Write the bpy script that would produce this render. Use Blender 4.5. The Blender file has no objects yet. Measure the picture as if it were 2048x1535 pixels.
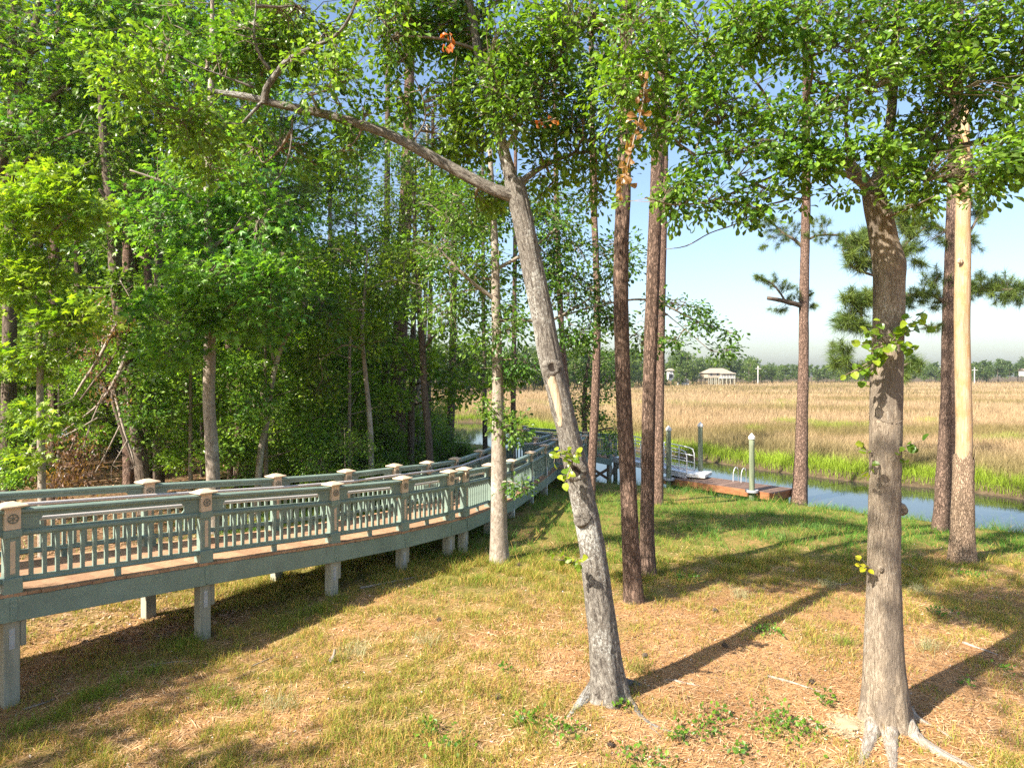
import bpy, math, random
import numpy as np
from mathutils import Vector, Matrix

# ------------------------------------------------------------------ camera, light, exposure
SC = bpy.context.scene
COL = SC.collection
EYE, FPX, CX, HY = 5.1, 1365.0, 1024.0, 746.0      # eye height above the creek, focal length in photo pixels
cam_d = bpy.data.cameras.new('camera')
cam = bpy.data.objects.new('camera', cam_d)
COL.objects.link(cam)
cam.location = (0, 0, EYE)
cam.rotation_euler = (math.radians(90), 0, 0)
cam_d.sensor_width = 36.0
cam_d.lens = 36.0 * FPX / 2048.0
cam_d.shift_y = -(767.5 - HY) / 2048.0
cam_d.clip_start, cam_d.clip_end = 0.1, 4000
SC.camera = cam

SUN_EL, SHADOW_AZ = 40.0, 37.0                     # elevation; direction shadows run, degrees from +X towards +Y
world = bpy.data.worlds.new('World')
SC.world = world
world.use_nodes = True
wn, wl = world.node_tree.nodes, world.node_tree.links
wn.clear()
sky = wn.new('ShaderNodeTexSky')
sky.sky_type = 'NISHITA'
sky.sun_disc = False
sky.sun_elevation = math.radians(SUN_EL)
sky.sun_rotation = math.radians(270 - SHADOW_AZ)
sky.air_density, sky.dust_density, sky.ozone_density = 1.0, 2.0, 1.8
bgn = wn.new('ShaderNodeBackground')
bgn.inputs['Strength'].default_value = 0.093
won = wn.new('ShaderNodeOutputWorld')
wl.new(sky.outputs[0], bgn.inputs['Color'])
wl.new(bgn.outputs[0], won.inputs['Surface'])
sun_d = bpy.data.lights.new('sun', 'SUN')
sun_d.energy = 4.8
sun_d.angle = math.radians(0.55)
sun_d.color = (1.0, 0.91, 0.77)
sun = bpy.data.objects.new('sun', sun_d)
COL.objects.link(sun)
_a, _e = math.radians(SHADOW_AZ), math.radians(SUN_EL)
SUN_DIR = Vector((math.cos(_a) * math.cos(_e), math.sin(_a) * math.cos(_e), -math.sin(_e)))
sun.rotation_euler = SUN_DIR.to_track_quat('-Z', 'Y').to_euler()
sun.location = (-30, -20, 40)
SC.view_settings.view_transform = 'Standard'
SC.view_settings.look = 'None'
SC.view_settings.gamma = 1.0
SC.view_settings.use_curve_mapping = False
SC.view_settings.exposure = 1.55
SC.render.engine = 'CYCLES'
cy = SC.cycles
cy.max_bounces, cy.diffuse_bounces, cy.glossy_bounces = 8, 4, 3
cy.transmission_bounces, cy.volume_bounces, cy.transparent_max_bounces = 4, 0, 4
cy.use_denoising = False
cy.denoiser = 'OPENIMAGEDENOISE'
cy.denoising_input_passes = 'RGB_ALBEDO_NORMAL'
cy.caustics_reflective = cy.caustics_refractive = False

RNG = np.random.default_rng(11)
R3 = random.Random(5)

# ------------------------------------------------------------------ helpers
def px(x, y, d):
    """world point seen at photo pixel (x, y) at distance d along +Y"""
    return np.array(((x - CX) / FPX * d, d, EYE - (y - HY) / FPX * d))

def tag(o, label=None, cat=None, group=None, kind=None):
    if label: o['label'] = label
    if cat: o['category'] = cat
    if group: o['group'] = group
    if kind: o['kind'] = kind
    return o

def empty(name, loc=(0, 0, 0), rz=0.0):
    o = bpy.data.objects.new(name, None)
    o.empty_display_size = 0.2
    o.location = loc
    o.rotation_euler = (0, 0, rz)
    COL.objects.link(o)
    return o

def link(name, me, parent=None, loc=None, rz=None):
    o = bpy.data.objects.new(name, me)
    if parent is not None:
        o.parent = parent
    if loc is not None: o.location = loc
    if rz is not None: o.rotation_euler = (0, 0, rz)
    COL.objects.link(o)
    return o

def make_mesh(name, V, F, mat=None, col=None, uv=None, smooth=False):
    """V (n,3); F one array or list of arrays of faces with 3, 4 or more corners"""
    V = np.asarray(V, dtype=np.float32).reshape(-1, 3)
    Fs = F if isinstance(F, list) else [F]
    Fs = [np.asarray(f, dtype=np.int32) for f in Fs if len(f)]
    me = bpy.data.meshes.new(name)
    me.vertices.add(len(V))
    me.vertices.foreach_set('co', V.ravel())
    loops = np.concatenate([f.ravel() for f in Fs])
    sizes = np.concatenate([np.full(len(f), f.shape[1], dtype=np.int32) for f in Fs])
    starts = np.concatenate(([0], np.cumsum(sizes)[:-1])).astype(np.int32)
    me.loops.add(len(loops))
    me.loops.foreach_set('vertex_index', loops)
    me.polygons.add(len(sizes))
    me.polygons.foreach_set('loop_start', starts)
    me.polygons.foreach_set('loop_total', sizes)
    me.polygons.foreach_set('use_smooth', np.full(len(sizes), bool(smooth)))
    if uv is not None:
        l = me.uv_layers.new(name='UVMap')
        l.data.foreach_set('uv', np.asarray(uv, dtype=np.float32)[loops].ravel())
    if col is not None:
        a = me.attributes.new('col', 'FLOAT_COLOR', 'POINT')
        c = np.ones((len(V), 4), dtype=np.float32)
        c[:, :3] = col
        a.data.foreach_set('color', c.ravel())
    if mat is not None: me.materials.append(mat)
    me.update(calc_edges=True)
    return me

class Geo:
    """collects shapes into one mesh"""
    def __init__(s):
        s.V, s.F, s.UV, s.C, s.n = [], {}, [], [], 0
    def add(s, V, Fs, uv=None, col=None):
        V = np.asarray(V, dtype=np.float64).reshape(-1, 3)
        for f in (Fs if isinstance(Fs, list) else [Fs]):
            f = np.asarray(f, dtype=np.int64)
            if len(f): s.F.setdefault(f.shape[1], []).append(f + s.n)
        s.V.append(V)
        s.UV.append(np.zeros((len(V), 2)) if uv is None else uv)
        s.C.append(np.ones((len(V), 3)) * (0.5 if col is None else np.asarray(col)))
        s.n += len(V)
        return s
    def mesh(s, name, mat, smooth=False):
        return make_mesh(name, np.concatenate(s.V), [np.concatenate(f) for f in s.F.values()], mat,
                         col=np.concatenate(s.C), uv=np.concatenate(s.UV), smooth=smooth)

BOXF = np.array([[0, 3, 2, 1], [4, 5, 6, 7], [0, 1, 5, 4], [1, 2, 6, 5], [2, 3, 7, 6], [3, 0, 4, 7]])
def box(g, x0, x1, y0, y1, z0, z1, bev=0.0):
    if bev <= 0:
        V = [(x0, y0, z0), (x1, y0, z0), (x1, y1, z0), (x0, y1, z0), (x0, y0, z1), (x1, y0, z1), (x1, y1, z1), (x0, y1, z1)]
        u = [(v[0] + v[1], v[2]) for v in V]
        return g.add(V, BOXF, uv=np.array(u))
    b = bev
    rings = []
    for z, k in ((z0, b), (z0 + b, 0), (z1 - b, 0), (z1, b)):
        X0, X1, Y0, Y1 = x0 + k, x1 - k, y0 + k, y1 - k
        rings += [(X0 + b, Y0, z), (X1 - b, Y0, z), (X1, Y0 + b, z), (X1, Y1 - b, z), (X1 - b, Y1, z), (X0 + b, Y1, z), (X0, Y1 - b, z), (X0, Y0 + b, z)]
    V = np.array(rings)
    q = []
    for r in range(3):
        for k in range(8):
            q.append((r * 8 + k, r * 8 + (k + 1) % 8, (r + 1) * 8 + (k + 1) % 8, (r + 1) * 8 + k))
    return g.add(V, [np.array(q), np.array([list(range(7, -1, -1))]), np.array([list(range(24, 32))])],
                 uv=np.stack([V[:, 0] + V[:, 1], V[:, 2]], 1))

def extrude(g, A, B, prof, ea=0.0, eb=0.0):
    """profile [(u, z)] swept from A to B; u is to the right of A->B in plan, ends stay vertical; ea, eb cut the ends back"""
    A, B = np.array(A, float), np.array(B, float)
    t = B - A
    L = math.hypot(t[0], t[1])
    A2, B2 = A + t * (ea / L), B - t * (eb / L)
    r = np.array((t[1], -t[0], 0)) / L
    k = len(prof)
    V, uv = [], []
    acc = 0
    for P, l in ((A2, ea), (B2, L - eb)):
        for (u, z) in prof:
            V.append(P + r * u + np.array((0, 0, z)))
            uv.append((l, u + z))
    q = [(i, (i + 1) % k, k + (i + 1) % k, k + i) for i in range(k)]
    return g.add(V, [np.array(q), np.array([list(range(k - 1, -1, -1))]), np.array([list(range(k, 2 * k))])], uv=np.array(uv))

def rect(u0, u1, z0, z1, c=0.006):
    return [(u0 + c, z0), (u1 - c, z0), (u1, z0 + c), (u1, z1 - c), (u1 - c, z1), (u0 + c, z1), (u0, z1 - c), (u0, z0 + c)]

# ------------------------------------------------------------------ noise
def _h(i, j, k, seed):
    n = (i * 374761393 + j * 668265263 + k * 2147483647 + seed * 974634777) & 0xFFFFFFFF
    n = ((n ^ (n >> 13)) * 1274126177) & 0xFFFFFFFF
    return ((n ^ (n >> 16)) & 0xFFFF) / 65535.0

def vnoise(p, seed=0):
    p = np.asarray(p, dtype=np.float64)
    if p.shape[-1] == 2:
        p = np.concatenate([p, np.zeros(p.shape[:-1] + (1,))], -1)
    f = np.floor(p)
    i = f.astype(np.int64)
    t = p - f
    t = t * t * (3 - 2 * t)
    r = 0
    for dx in (0, 1):
        wx = t[..., 0] if dx else 1 - t[..., 0]
        for dy in (0, 1):
            wy = t[..., 1] if dy else 1 - t[..., 1]
            for dz in (0, 1):
                wz = t[..., 2] if dz else 1 - t[..., 2]
                r = r + wx * wy * wz * _h(i[..., 0] + dx, i[..., 1] + dy, i[..., 2] + dz, seed)
    return r

def fbm(p, octs=4, seed=0):
    p = np.asarray(p, dtype=np.float64)
    a, s, tot = 0.5, 0, 0
    for o in range(octs):
        s = s + a * vnoise(p * 2.0 ** o, seed + o * 17)
        tot += a
        a *= 0.5
    return s / tot

def smooth01(x):
    x = np.clip(x, 0, 1)
    return x * x * (3 - 2 * x)

# ------------------------------------------------------------------ the lie of the land
NEAR = np.array([(600, -260), (60, -4), (26, 12.6), (19, 17.6), (15.6, 20.3), (13.5, 22.4), (12, 24.0), (10.2, 25.2), (8.4, 26.7), (6.5, 28.8),
                 (4.8, 29.6), (3.2, 31.0), (1.5, 36), (-1, 45), (-4, 47.0), (-9, 46.5), (-16, 50), (-30, 50), (-60, 47), (-900, 40)], float)
FAR = np.array([(600, -200), (60, 12), (40, 19), (26, 25), (20.6, 27.4), (19.2, 30), (15.9, 32.2), (12.7, 36.4), (11, 40), (8.9, 43.8), (5.5, 48.3),
                (2.6, 56), (-1.2, 66), (-3.4, 70.5), (-8.5, 71.6), (-16, 76), (-40, 80), (-70, 80), (-900, 120)], float)

def seg_dist(P, line):
    d = np.full(len(P), 1e9)
    for a, b in zip(line[:-1], line[1:]):
        ab = b - a
        t = np.clip(((P - a) @ ab) / (ab @ ab), 0, 1)
        d = np.minimum(d, np.hypot(*(P - a - t[:, None] * ab).T))
    return d

def inside(P, poly):
    r = np.zeros(len(P), bool)
    x, y = P[:, 0], P[:, 1]
    for (x1, y1), (x2, y2) in zip(poly, np.roll(poly, -1, 0)):
        c = ((y1 > y) != (y2 > y))
        with np.errstate(divide='ignore', invalid='ignore'):
            r ^= c & (x < (x2 - x1) * (y - y1) / (y2 - y1) + x1)
    return r

LAND_POLY = np.concatenate([NEAR, np.array([(-3000, 40), (-3000, -3000), (600, -3000)])])
MARSH_POLY = np.concatenate([FAR, np.array([(-3000, 120), (-3000, 5000), (3000, 5000), (3000, -200)])])

def land_info(P):
    P = np.asarray(P, float)
    wob = (fbm(P * 0.55, 3, 3) - 0.5) * 1.3
    sn, sf = seg_dist(P, NEAR), seg_dist(P, FAR)
    return inside(P, LAND_POLY), inside(P, MARSH_POLY), sn, sf, wob

def height(P, info=None):
    P = np.asarray(P, float).reshape(-1, 2)
    land, marsh, sn, sf, wob = info or land_info(P)
    n1 = fbm(P * 0.22, 3, 21) - 0.5
    n2 = fbm(P * 1.7, 3, 22) - 0.5
    sl = np.maximum(sn + wob * 0.45, 0)
    zl = 0.42 * smooth01(sl / 0.9) + 0.62 * smooth01((sl - 0.3) / 9.0) + 0.10 * smooth01((sl - 8) / 8) + n1 * 0.18 * smooth01(sl / 5) + n2 * 0.05 * smooth01(sl / 1.5)
    zm = 0.30 * smooth01(sf / 0.7) + 0.12 * smooth01(sf / 8) + n1 * 0.10
    zc = -0.06 - 0.9 * smooth01(np.minimum(sn, sf) / 3.0)
    return np.where(land, zl, np.where(marsh, zm, zc))

def gz(x, y):
    return float(height(np.array([[x, y]]))[0])

def ground_hit(x, y):
    """ground point under photo pixel (x, y)"""
    d = np.linspace(4, 60, 1400)
    X = (x - CX) / FPX * d
    Z = EYE - (y - HY) / FPX * d
    H = np.maximum(height(np.stack([X, d], 1)), 0)
    k = int(np.argmax(Z <= H))
    return np.array((X[k], d[k], H[k]))

def grass_cover(P):
    """0..1 how much living grass stands on the bank"""
    P = np.asarray(P, float)
    x, y = P[:, 0], P[:, 1]
    n = fbm(P * 0.45, 4, 41)
    n2 = fbm(P * 1.6, 3, 43)
    lane = (y - 12.2 - 0.06 * x)
    g = 0.45 + 0.43 * smooth01((lane + 1.5) / 4.0)
    g = g + 0.16 * smooth01((0.8 - x) / 2.5) - 0.12 * smooth01((x - 0.5) / 2.5) * (1 - smooth01(lane / 2.0))
    g = g + (n - 0.5) * 1.1 + (n2 - 0.5) * 0.7
    return np.clip(g, 0.02, 1)

# ------------------------------------------------------------------ materials
def new_mat(name):
    m = bpy.data.materials.new(name)
    m.use_nodes = True
    nt = m.node_tree
    nt.nodes.clear()
    out = nt.nodes.new('ShaderNodeOutputMaterial')
    p = nt.nodes.new('ShaderNodeBsdfPrincipled')
    nt.links.new(p.outputs[0], out.inputs['Surface'])
    return m, nt, p, out

def nd(nt, typ, ins=None, **kw):
    n = nt.nodes.new(typ)
    for k, v in kw.items():
        setattr(n, k, v)
    for k, v in (ins or {}).items():
        if isinstance(v, bpy.types.NodeSocket): nt.links.new(v, n.inputs[k])
        else: n.inputs[k].default_value = v
    return n

def ramp(nt, fac, stops):
    n = nt.nodes.new('ShaderNodeValToRGB')
    e = n.color_ramp.elements
    while len(e) < len(stops): e.new(0.5)
    for el, (p, c) in zip(e, stops):
        el.position = p
        el.color = tuple(c) + (1,) if len(c) == 3 else c
    nt.links.new(fac, n.inputs[0])
    return n.outputs[0]

def mix(nt, fac, a, b, mode='MIX'):
    n = nt.nodes.new('ShaderNodeMix')
    n.data_type = 'RGBA'
    n.blend_type = mode
    n.clamp_factor = True
    for sock, v in ((n.inputs[0], fac), (n.inputs[6], a), (n.inputs[7], b)):
        if isinstance(v, bpy.types.NodeSocket): nt.links.new(v, sock)
        else: sock.default_value = v if not isinstance(v, tuple) or len(v) == 4 else v + (1,)
    return n.outputs[2]

def coords(nt, kind='UV', scale=(1, 1, 1)):
    tc = nt.nodes.new('ShaderNodeTexCoord')
    mp = nd(nt, 'ShaderNodeMapping', {'Vector': tc.outputs[kind], 'Scale': scale})
    return mp.outputs[0]

def noise(nt, vec, scale, detail=6, rough=0.6, dist=0.0):
    return nd(nt, 'ShaderNodeTexNoise', {'Vector': vec, 'Scale': scale, 'Detail': detail, 'Roughness': rough, 'Distortion': dist}).outputs['Fac']

def bump(nt, p, h, strength, dist):
    b = nd(nt, 'ShaderNodeBump', {'Height': h, 'Strength': strength, 'Distance': dist})
    nt.links.new(b.outputs[0], p.inputs['Normal'])

def veg_mat(name, trans=0.35, rough=0.45, spec=0.35, tcol=(1.25, 1.15, 0.5)):
    """leaves, blades: colour from the 'col' attribute, light passing through"""
    m, nt, p, out = new_mat(name)
    a = nd(nt, 'ShaderNodeAttribute', attribute_name='col')
    nt.links.new(a.outputs['Color'], p.inputs['Base Color'])
    p.inputs['Roughness'].default_value = rough
    p.inputs['Specular IOR Level'].default_value = spec
    if trans > 0:
        tc = mix(nt, 1.0, a.outputs['Color'], tcol, 'MULTIPLY')
        tl = nd(nt, 'ShaderNodeBsdfTranslucent', {'Color': tc})
        ms = nd(nt, 'ShaderNodeMixShader', {0: trans, 1: p.outputs[0], 2: tl.outputs[0]})
        nt.links.new(ms.outputs[0], out.inputs['Surface'])
    return m

def bark_mat(name, dark, mid, light, fu=14.0, fv=3.0, bmp=0.6, lichen=None, lichen_amt=0.5, plates=False, blotch=None):
    m, nt, p, out = new_mat(name)
    v = coords(nt, 'UV', (fu, fv, 1))
    n1 = noise(nt, v, 1.0, 9, 0.72, 0.9)
    v2 = coords(nt, 'UV', (3.0, 1.2, 1))
    n2 = noise(nt, v2, 1.6, 5, 0.6)
    if plates:
        dn = nd(nt, 'ShaderNodeVectorMath', {0: nd(nt, 'ShaderNodeTexNoise', {'Vector': v2, 'Scale': 6.0, 'Detail': 6, 'Roughness': 0.75}).outputs['Color'], 1: (2.6, 1.6, 1.0)}, operation='MULTIPLY').outputs[0]
        vv = nd(nt, 'ShaderNodeVectorMath', {0: coords(nt, 'UV', (fu, fv, 1)), 1: dn}, operation='ADD').outputs[0]
        vo = nd(nt, 'ShaderNodeTexVoronoi', {'Vector': vv, 'Scale': 1.0, 'Randomness': 1.0}, feature='DISTANCE_TO_EDGE')
        vc = nd(nt, 'ShaderNodeTexVoronoi', {'Vector': vv, 'Scale': 1.0, 'Randomness': 1.0}, feature='F1')
        nw = noise(nt, coords(nt, 'UV', (fu * 1.7, fv * 1.2, 1)), 1.0, 6, 0.7, 0.5)
        sh = nd(nt, 'ShaderNodeMath', {0: nw, 1: -0.42}, operation='ADD')
        sh = nd(nt, 'ShaderNodeMath', {0: sh.outputs[0], 1: 0.55}, operation='MULTIPLY')
        dist_ = nd(nt, 'ShaderNodeMath', {0: vo.outputs['Distance'], 1: sh.outputs[0]}, operation='ADD')
        cr1 = ramp(nt, dist_.outputs[0], [(0.0, (0.25, 0.25, 0.25)), (0.20, (1, 1, 1))])
        fis = noise(nt, coords(nt, 'UV', (fu * 1.15, fv * 0.55, 1)), 1.0, 7, 0.68, 1.2)
        cr2 = ramp(nt, fis, [(0.36, (0.15, 0.15, 0.15)), (0.47, (1, 1, 1))])
        crack = mix(nt, 1.0, cr1, cr2, 'MULTIPLY')
        plate = mix(nt, vc.outputs['Color'], mid, light)
        plate = mix(nt, ramp(nt, n1, [(0.3, (0, 0, 0)), (0.75, (1, 1, 1))]), plate, mid)
        c = mix(nt, crack, dark, plate)
        h = nd(nt, 'ShaderNodeMath', {0: crack, 1: n1}, operation='ADD').outputs[0]
    else:
        c = ramp(nt, n1, [(0.37, dark), (0.48, mid), (0.62, light)])
        h = n1
    c = mix(nt, ramp(nt, n2, [(0.4, (0, 0, 0)), (0.8, (0.7, 0.7, 0.7))]), c, mid) if not plates else c
    if blotch is not None:
        nb = noise(nt, coords(nt, 'UV', (2.2, 0.9, 1)), 2.0, 6, 0.65)
        c = mix(nt, ramp(nt, nb, [(0.48, (0, 0, 0)), (0.58, (0.8, 0.8, 0.8))]), c, blotch)
    if lichen is not None:
        n3 = noise(nt, coords(nt, 'UV', (20, 11, 1)), 2.0, 9, 0.75, 0.4)
        n4 = noise(nt, coords(nt, 'UV', (1.6, 0.7, 1)), 1.4, 3, 0.5)
        l = nd(nt, 'ShaderNodeMath', {0: n3, 1: n4}, operation='MULTIPLY').outputs[0]
        t = 0.36 - 0.14 * lichen_amt
        c = mix(nt, ramp(nt, l, [(t, (0, 0, 0)), (t + 0.05, (0.85, 0.85, 0.85))]), c, lichen)
    nt.links.new(c, p.inputs['Base Color'])
    p.inputs['Roughness'].default_value = 0.9
    p.inputs['Specular IOR Level'].default_value = 0.15
    bump(nt, p, h, bmp, 0.035)
    return m

def paint_mat(name, col, var=0.12, rough=0.5, grain=True, dirt=(0.12, 0.11, 0.09), dirt_amt=0.25):
    m, nt, p, out = new_mat(name)
    v = coords(nt, 'Object', (1, 1, 1))
    n1 = noise(nt, v, 3.0, 6, 0.6)
    n2 = noise(nt, coords(nt, 'Object', (30, 30, 4)), 2.0, 4, 0.6)
    lo = tuple(c * (1 - var) for c in col)
    hi = tuple(min(1, c * (1 + var)) for c in col)
    c = ramp(nt, n1, [(0.3, lo), (0.7, hi)])
    n3 = noise(nt, v, 9.0, 8, 0.7)
    c = mix(nt, ramp(nt, n3, [(0.55, (0, 0, 0)), (0.8, (dirt_amt,) * 3)]), c, dirt)
    nt.links.new(c, p.inputs['Base Color'])
    p.inputs['Roughness'].default_value = rough
    p.inputs['Specular IOR Level'].default_value = 0.35
    if grain: bump(nt, p, n2, 0.25, 0.004)
    return m

def wood_mat(name, dark, light, scale=(2, 30, 30), rough=0.8, bmp=0.4):
    m, nt, p, out = new_mat(name)
    oi = nt.nodes.new('ShaderNodeObjectInfo')
    tc = nt.nodes.new('ShaderNodeTexCoord')
    ad = nd(nt, 'ShaderNodeVectorMath', {0: tc.outputs['Object'], 1: oi.outputs['Random']}, operation='ADD')
    mp = nd(nt, 'ShaderNodeMapping', {'Vector': ad.outputs[0], 'Scale': scale})
    n1 = noise(nt, mp.outputs[0], 1.0, 7, 0.65, 0.3)
    c = ramp(nt, n1, [(0.3, dark), (0.72, light)])
    br = nd(nt, 'ShaderNodeMapRange', {0: oi.outputs['Random'], 3: 0.78, 4: 1.18})
    c = nd(nt, 'ShaderNodeHueSaturation', {'Color': c, 'Value': br.outputs[0]}).outputs[0]
    nt.links.new(c, p.inputs['Base Color'])
    p.inputs['Roughness'].default_value = rough
    p.inputs['Specular IOR Level'].default_value = 0.25
    bump(nt, p, n1, bmp, 0.004)
    return m

M_LEAF = veg_mat('leaf_surface', 0.48, 0.35, 0.5, (1.35, 1.40, 0.45))
M_BLADE = veg_mat('grass_blade', 0.30, 0.6, 0.2)
M_NEEDLE = veg_mat('pine_needle', 0.22, 0.5, 0.3, (1.1, 1.1, 0.6))
M_LITTER = veg_mat('litter', 0.0, 0.85, 0.15)
M_TWIG = bark_mat('twig_bark', (0.10, 0.075, 0.055), (0.19, 0.15, 0.115), (0.30, 0.25, 0.20), 30, 8, 0.3)
M_OAK_GREY = bark_mat('grey_oak_bark', (0.045, 0.038, 0.033), (0.165, 0.146, 0.126), (0.33, 0.31, 0.275), 38, 11, 1.0, (0.47, 0.47, 0.44), 0.56)
M_OAK_TAN = bark_mat('tan_oak_bark', (0.10, 0.075, 0.054), (0.275, 0.222, 0.166), (0.43, 0.365, 0.285), 60, 9.0, 1.0, (0.46, 0.44, 0.39), 0.25, blotch=(0.175, 0.145, 0.118))
M_PALE = bark_mat('pale_smooth_bark', (0.13, 0.105, 0.082), (0.265, 0.222, 0.180), (0.38, 0.33, 0.278), 24, 8, 0.5, (0.52, 0.49, 0.43), 0.35)
M_PINE = bark_mat('pine_bark', (0.055, 0.037, 0.028), (0.19, 0.128, 0.098), (0.35, 0.245, 0.19), 27, 6.5, 1.0, plates=True, blotch=(0.21, 0.145, 0.11))
M_PINE_RED = bark_mat('reddish_pine_bark', (0.07, 0.045, 0.033), (0.23, 0.15, 0.115), (0.39, 0.265, 0.205), 28, 7, 1.0, plates=True)
M_PINE_DEAD = bark_mat('scaly_dead_pine_bark', (0.24, 0.165, 0.11), (0.43, 0.305, 0.21), (0.55, 0.42, 0.305), 26, 9, 1.0, plates=True)
M_DARKBARK = bark_mat('dark_bark', (0.04, 0.03, 0.024), (0.11, 0.085, 0.066), (0.22, 0.175, 0.14), 22, 5, 0.8)
M_ROOT = bark_mat('pale_root', (0.16, 0.125, 0.095), (0.34, 0.29, 0.24), (0.54, 0.50, 0.44), 34, 9, 1.0)
M_BARE = bark_mat('bare_dead_wood', (0.26, 0.18, 0.11), (0.42, 0.30, 0.185), (0.50, 0.385, 0.26), 30, 1.6, 0.6, blotch=(0.40, 0.25, 0.12))
M_DEADWOOD = bark_mat('grey_dead_twig', (0.14, 0.11, 0.085), (0.27, 0.225, 0.185), (0.42, 0.37, 0.32), 20, 4, 0.4)
M_SCAR = bark_mat('bare_scar_wood', (0.24, 0.17, 0.11), (0.44, 0.335, 0.225), (0.58, 0.48, 0.36), 40, 3, 0.7)
M_HOLE_SHADE = new_mat('knot_hole_shade')[0]  # near-black colour standing in for the shade inside the oak knots
M_HOLE_SHADE.node_tree.nodes['Principled BSDF'].inputs['Base Color'].default_value = (0.02, 0.013, 0.009, 1)
M_HOLE_SHADE.node_tree.nodes['Principled BSDF'].inputs['Roughness'].default_value = 0.95
TEAL = (0.196, 0.262, 0.222)
M_TEAL = paint_mat('teal_paint', TEAL, 0.15, 0.45, dirt_amt=0.5)
M_TAN = paint_mat('tan_paint', (0.60, 0.455, 0.32), 0.08, 0.55)
M_EMBLEM = paint_mat('emblem_grey', (0.16, 0.155, 0.12), 0.1, 0.6)
M_HANDRAIL = paint_mat('grey_handrail', (0.54, 0.51, 0.50), 0.06, 0.35, False)
M_DECK = wood_mat('deck_board', (0.30, 0.165, 0.095), (0.47, 0.295, 0.18), (30, 3, 30))
M_JOIST = wood_mat('joist', (0.10, 0.06, 0.035), (0.20, 0.125, 0.075), (3, 12, 12))
M_PILE = wood_mat('grey_pile', (0.24, 0.23, 0.175), (0.42, 0.40, 0.32), (14, 14, 1.6))
M_STEEL = paint_mat('galvanised', (0.40, 0.41, 0.42), 0.08, 0.4, False)
M_WHITE = paint_mat('white_pvc', (0.72, 0.71, 0.68), 0.04, 0.4, False)
M_DOCKPILE = wood_mat('treated_piling', (0.12, 0.155, 0.095), (0.26, 0.28, 0.19), (10, 10, 1.2))
M_DOCKWOOD = wood_mat('dock_board', (0.10, 0.065, 0.050), (0.22, 0.145, 0.112), (22, 3, 22))
M_DOCKEDGE = wood_mat('dock_edge', (0.17, 0.07, 0.032), (0.34, 0.15, 0.07), (3, 12, 12))
M_ALU = paint_mat('aluminium', (0.62, 0.63, 0.65), 0.04, 0.3, False)
M_ALU.node_tree.nodes['Principled BSDF'].inputs['Metallic'].default_value = 0.35
M_FLOAT = paint_mat('black_float', (0.04, 0.04, 0.042), 0.1, 0.6, False)
M_SAND = paint_mat('sand', (0.38, 0.30, 0.19), 0.12, 0.95)

# ------------------------------------------------------------------ tubes: trunks, limbs
def resample(P, R, step):
    P, R = np.asarray(P, float), np.asarray(R, float)
    if len(P) == 2:
        P = np.stack([P[0], P[0] * 0.5 + P[1] * 0.5, P[1]])
        R = np.array([R[0], (R[0] + R[1]) / 2, R[1]])
    ext = np.concatenate([[2 * P[0] - P[1]], P, [2 * P[-1] - P[-2]]])
    outP, outR = [], []
    for i in range(len(P) - 1):
        p0, p1, p2, p3 = ext[i:i + 4]
        n = max(1, int(np.linalg.norm(p2 - p1) / step))
        t = np.arange(n)[:, None] / n
        outP.append(0.5 * ((2 * p1) + (p2 - p0) * t + (2 * p0 - 5 * p1 + 4 * p2 - p3) * t ** 2 + (3 * p1 - p0 - 3 * p2 + p3) * t ** 3))
        tt = t[:, 0]
        outR.append(R[i] * (1 - tt) + R[i + 1] * tt)
    outP.append(P[-1:])
    outR.append(R[-1:])
    return np.concatenate(outP), np.concatenate(outR)

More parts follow.
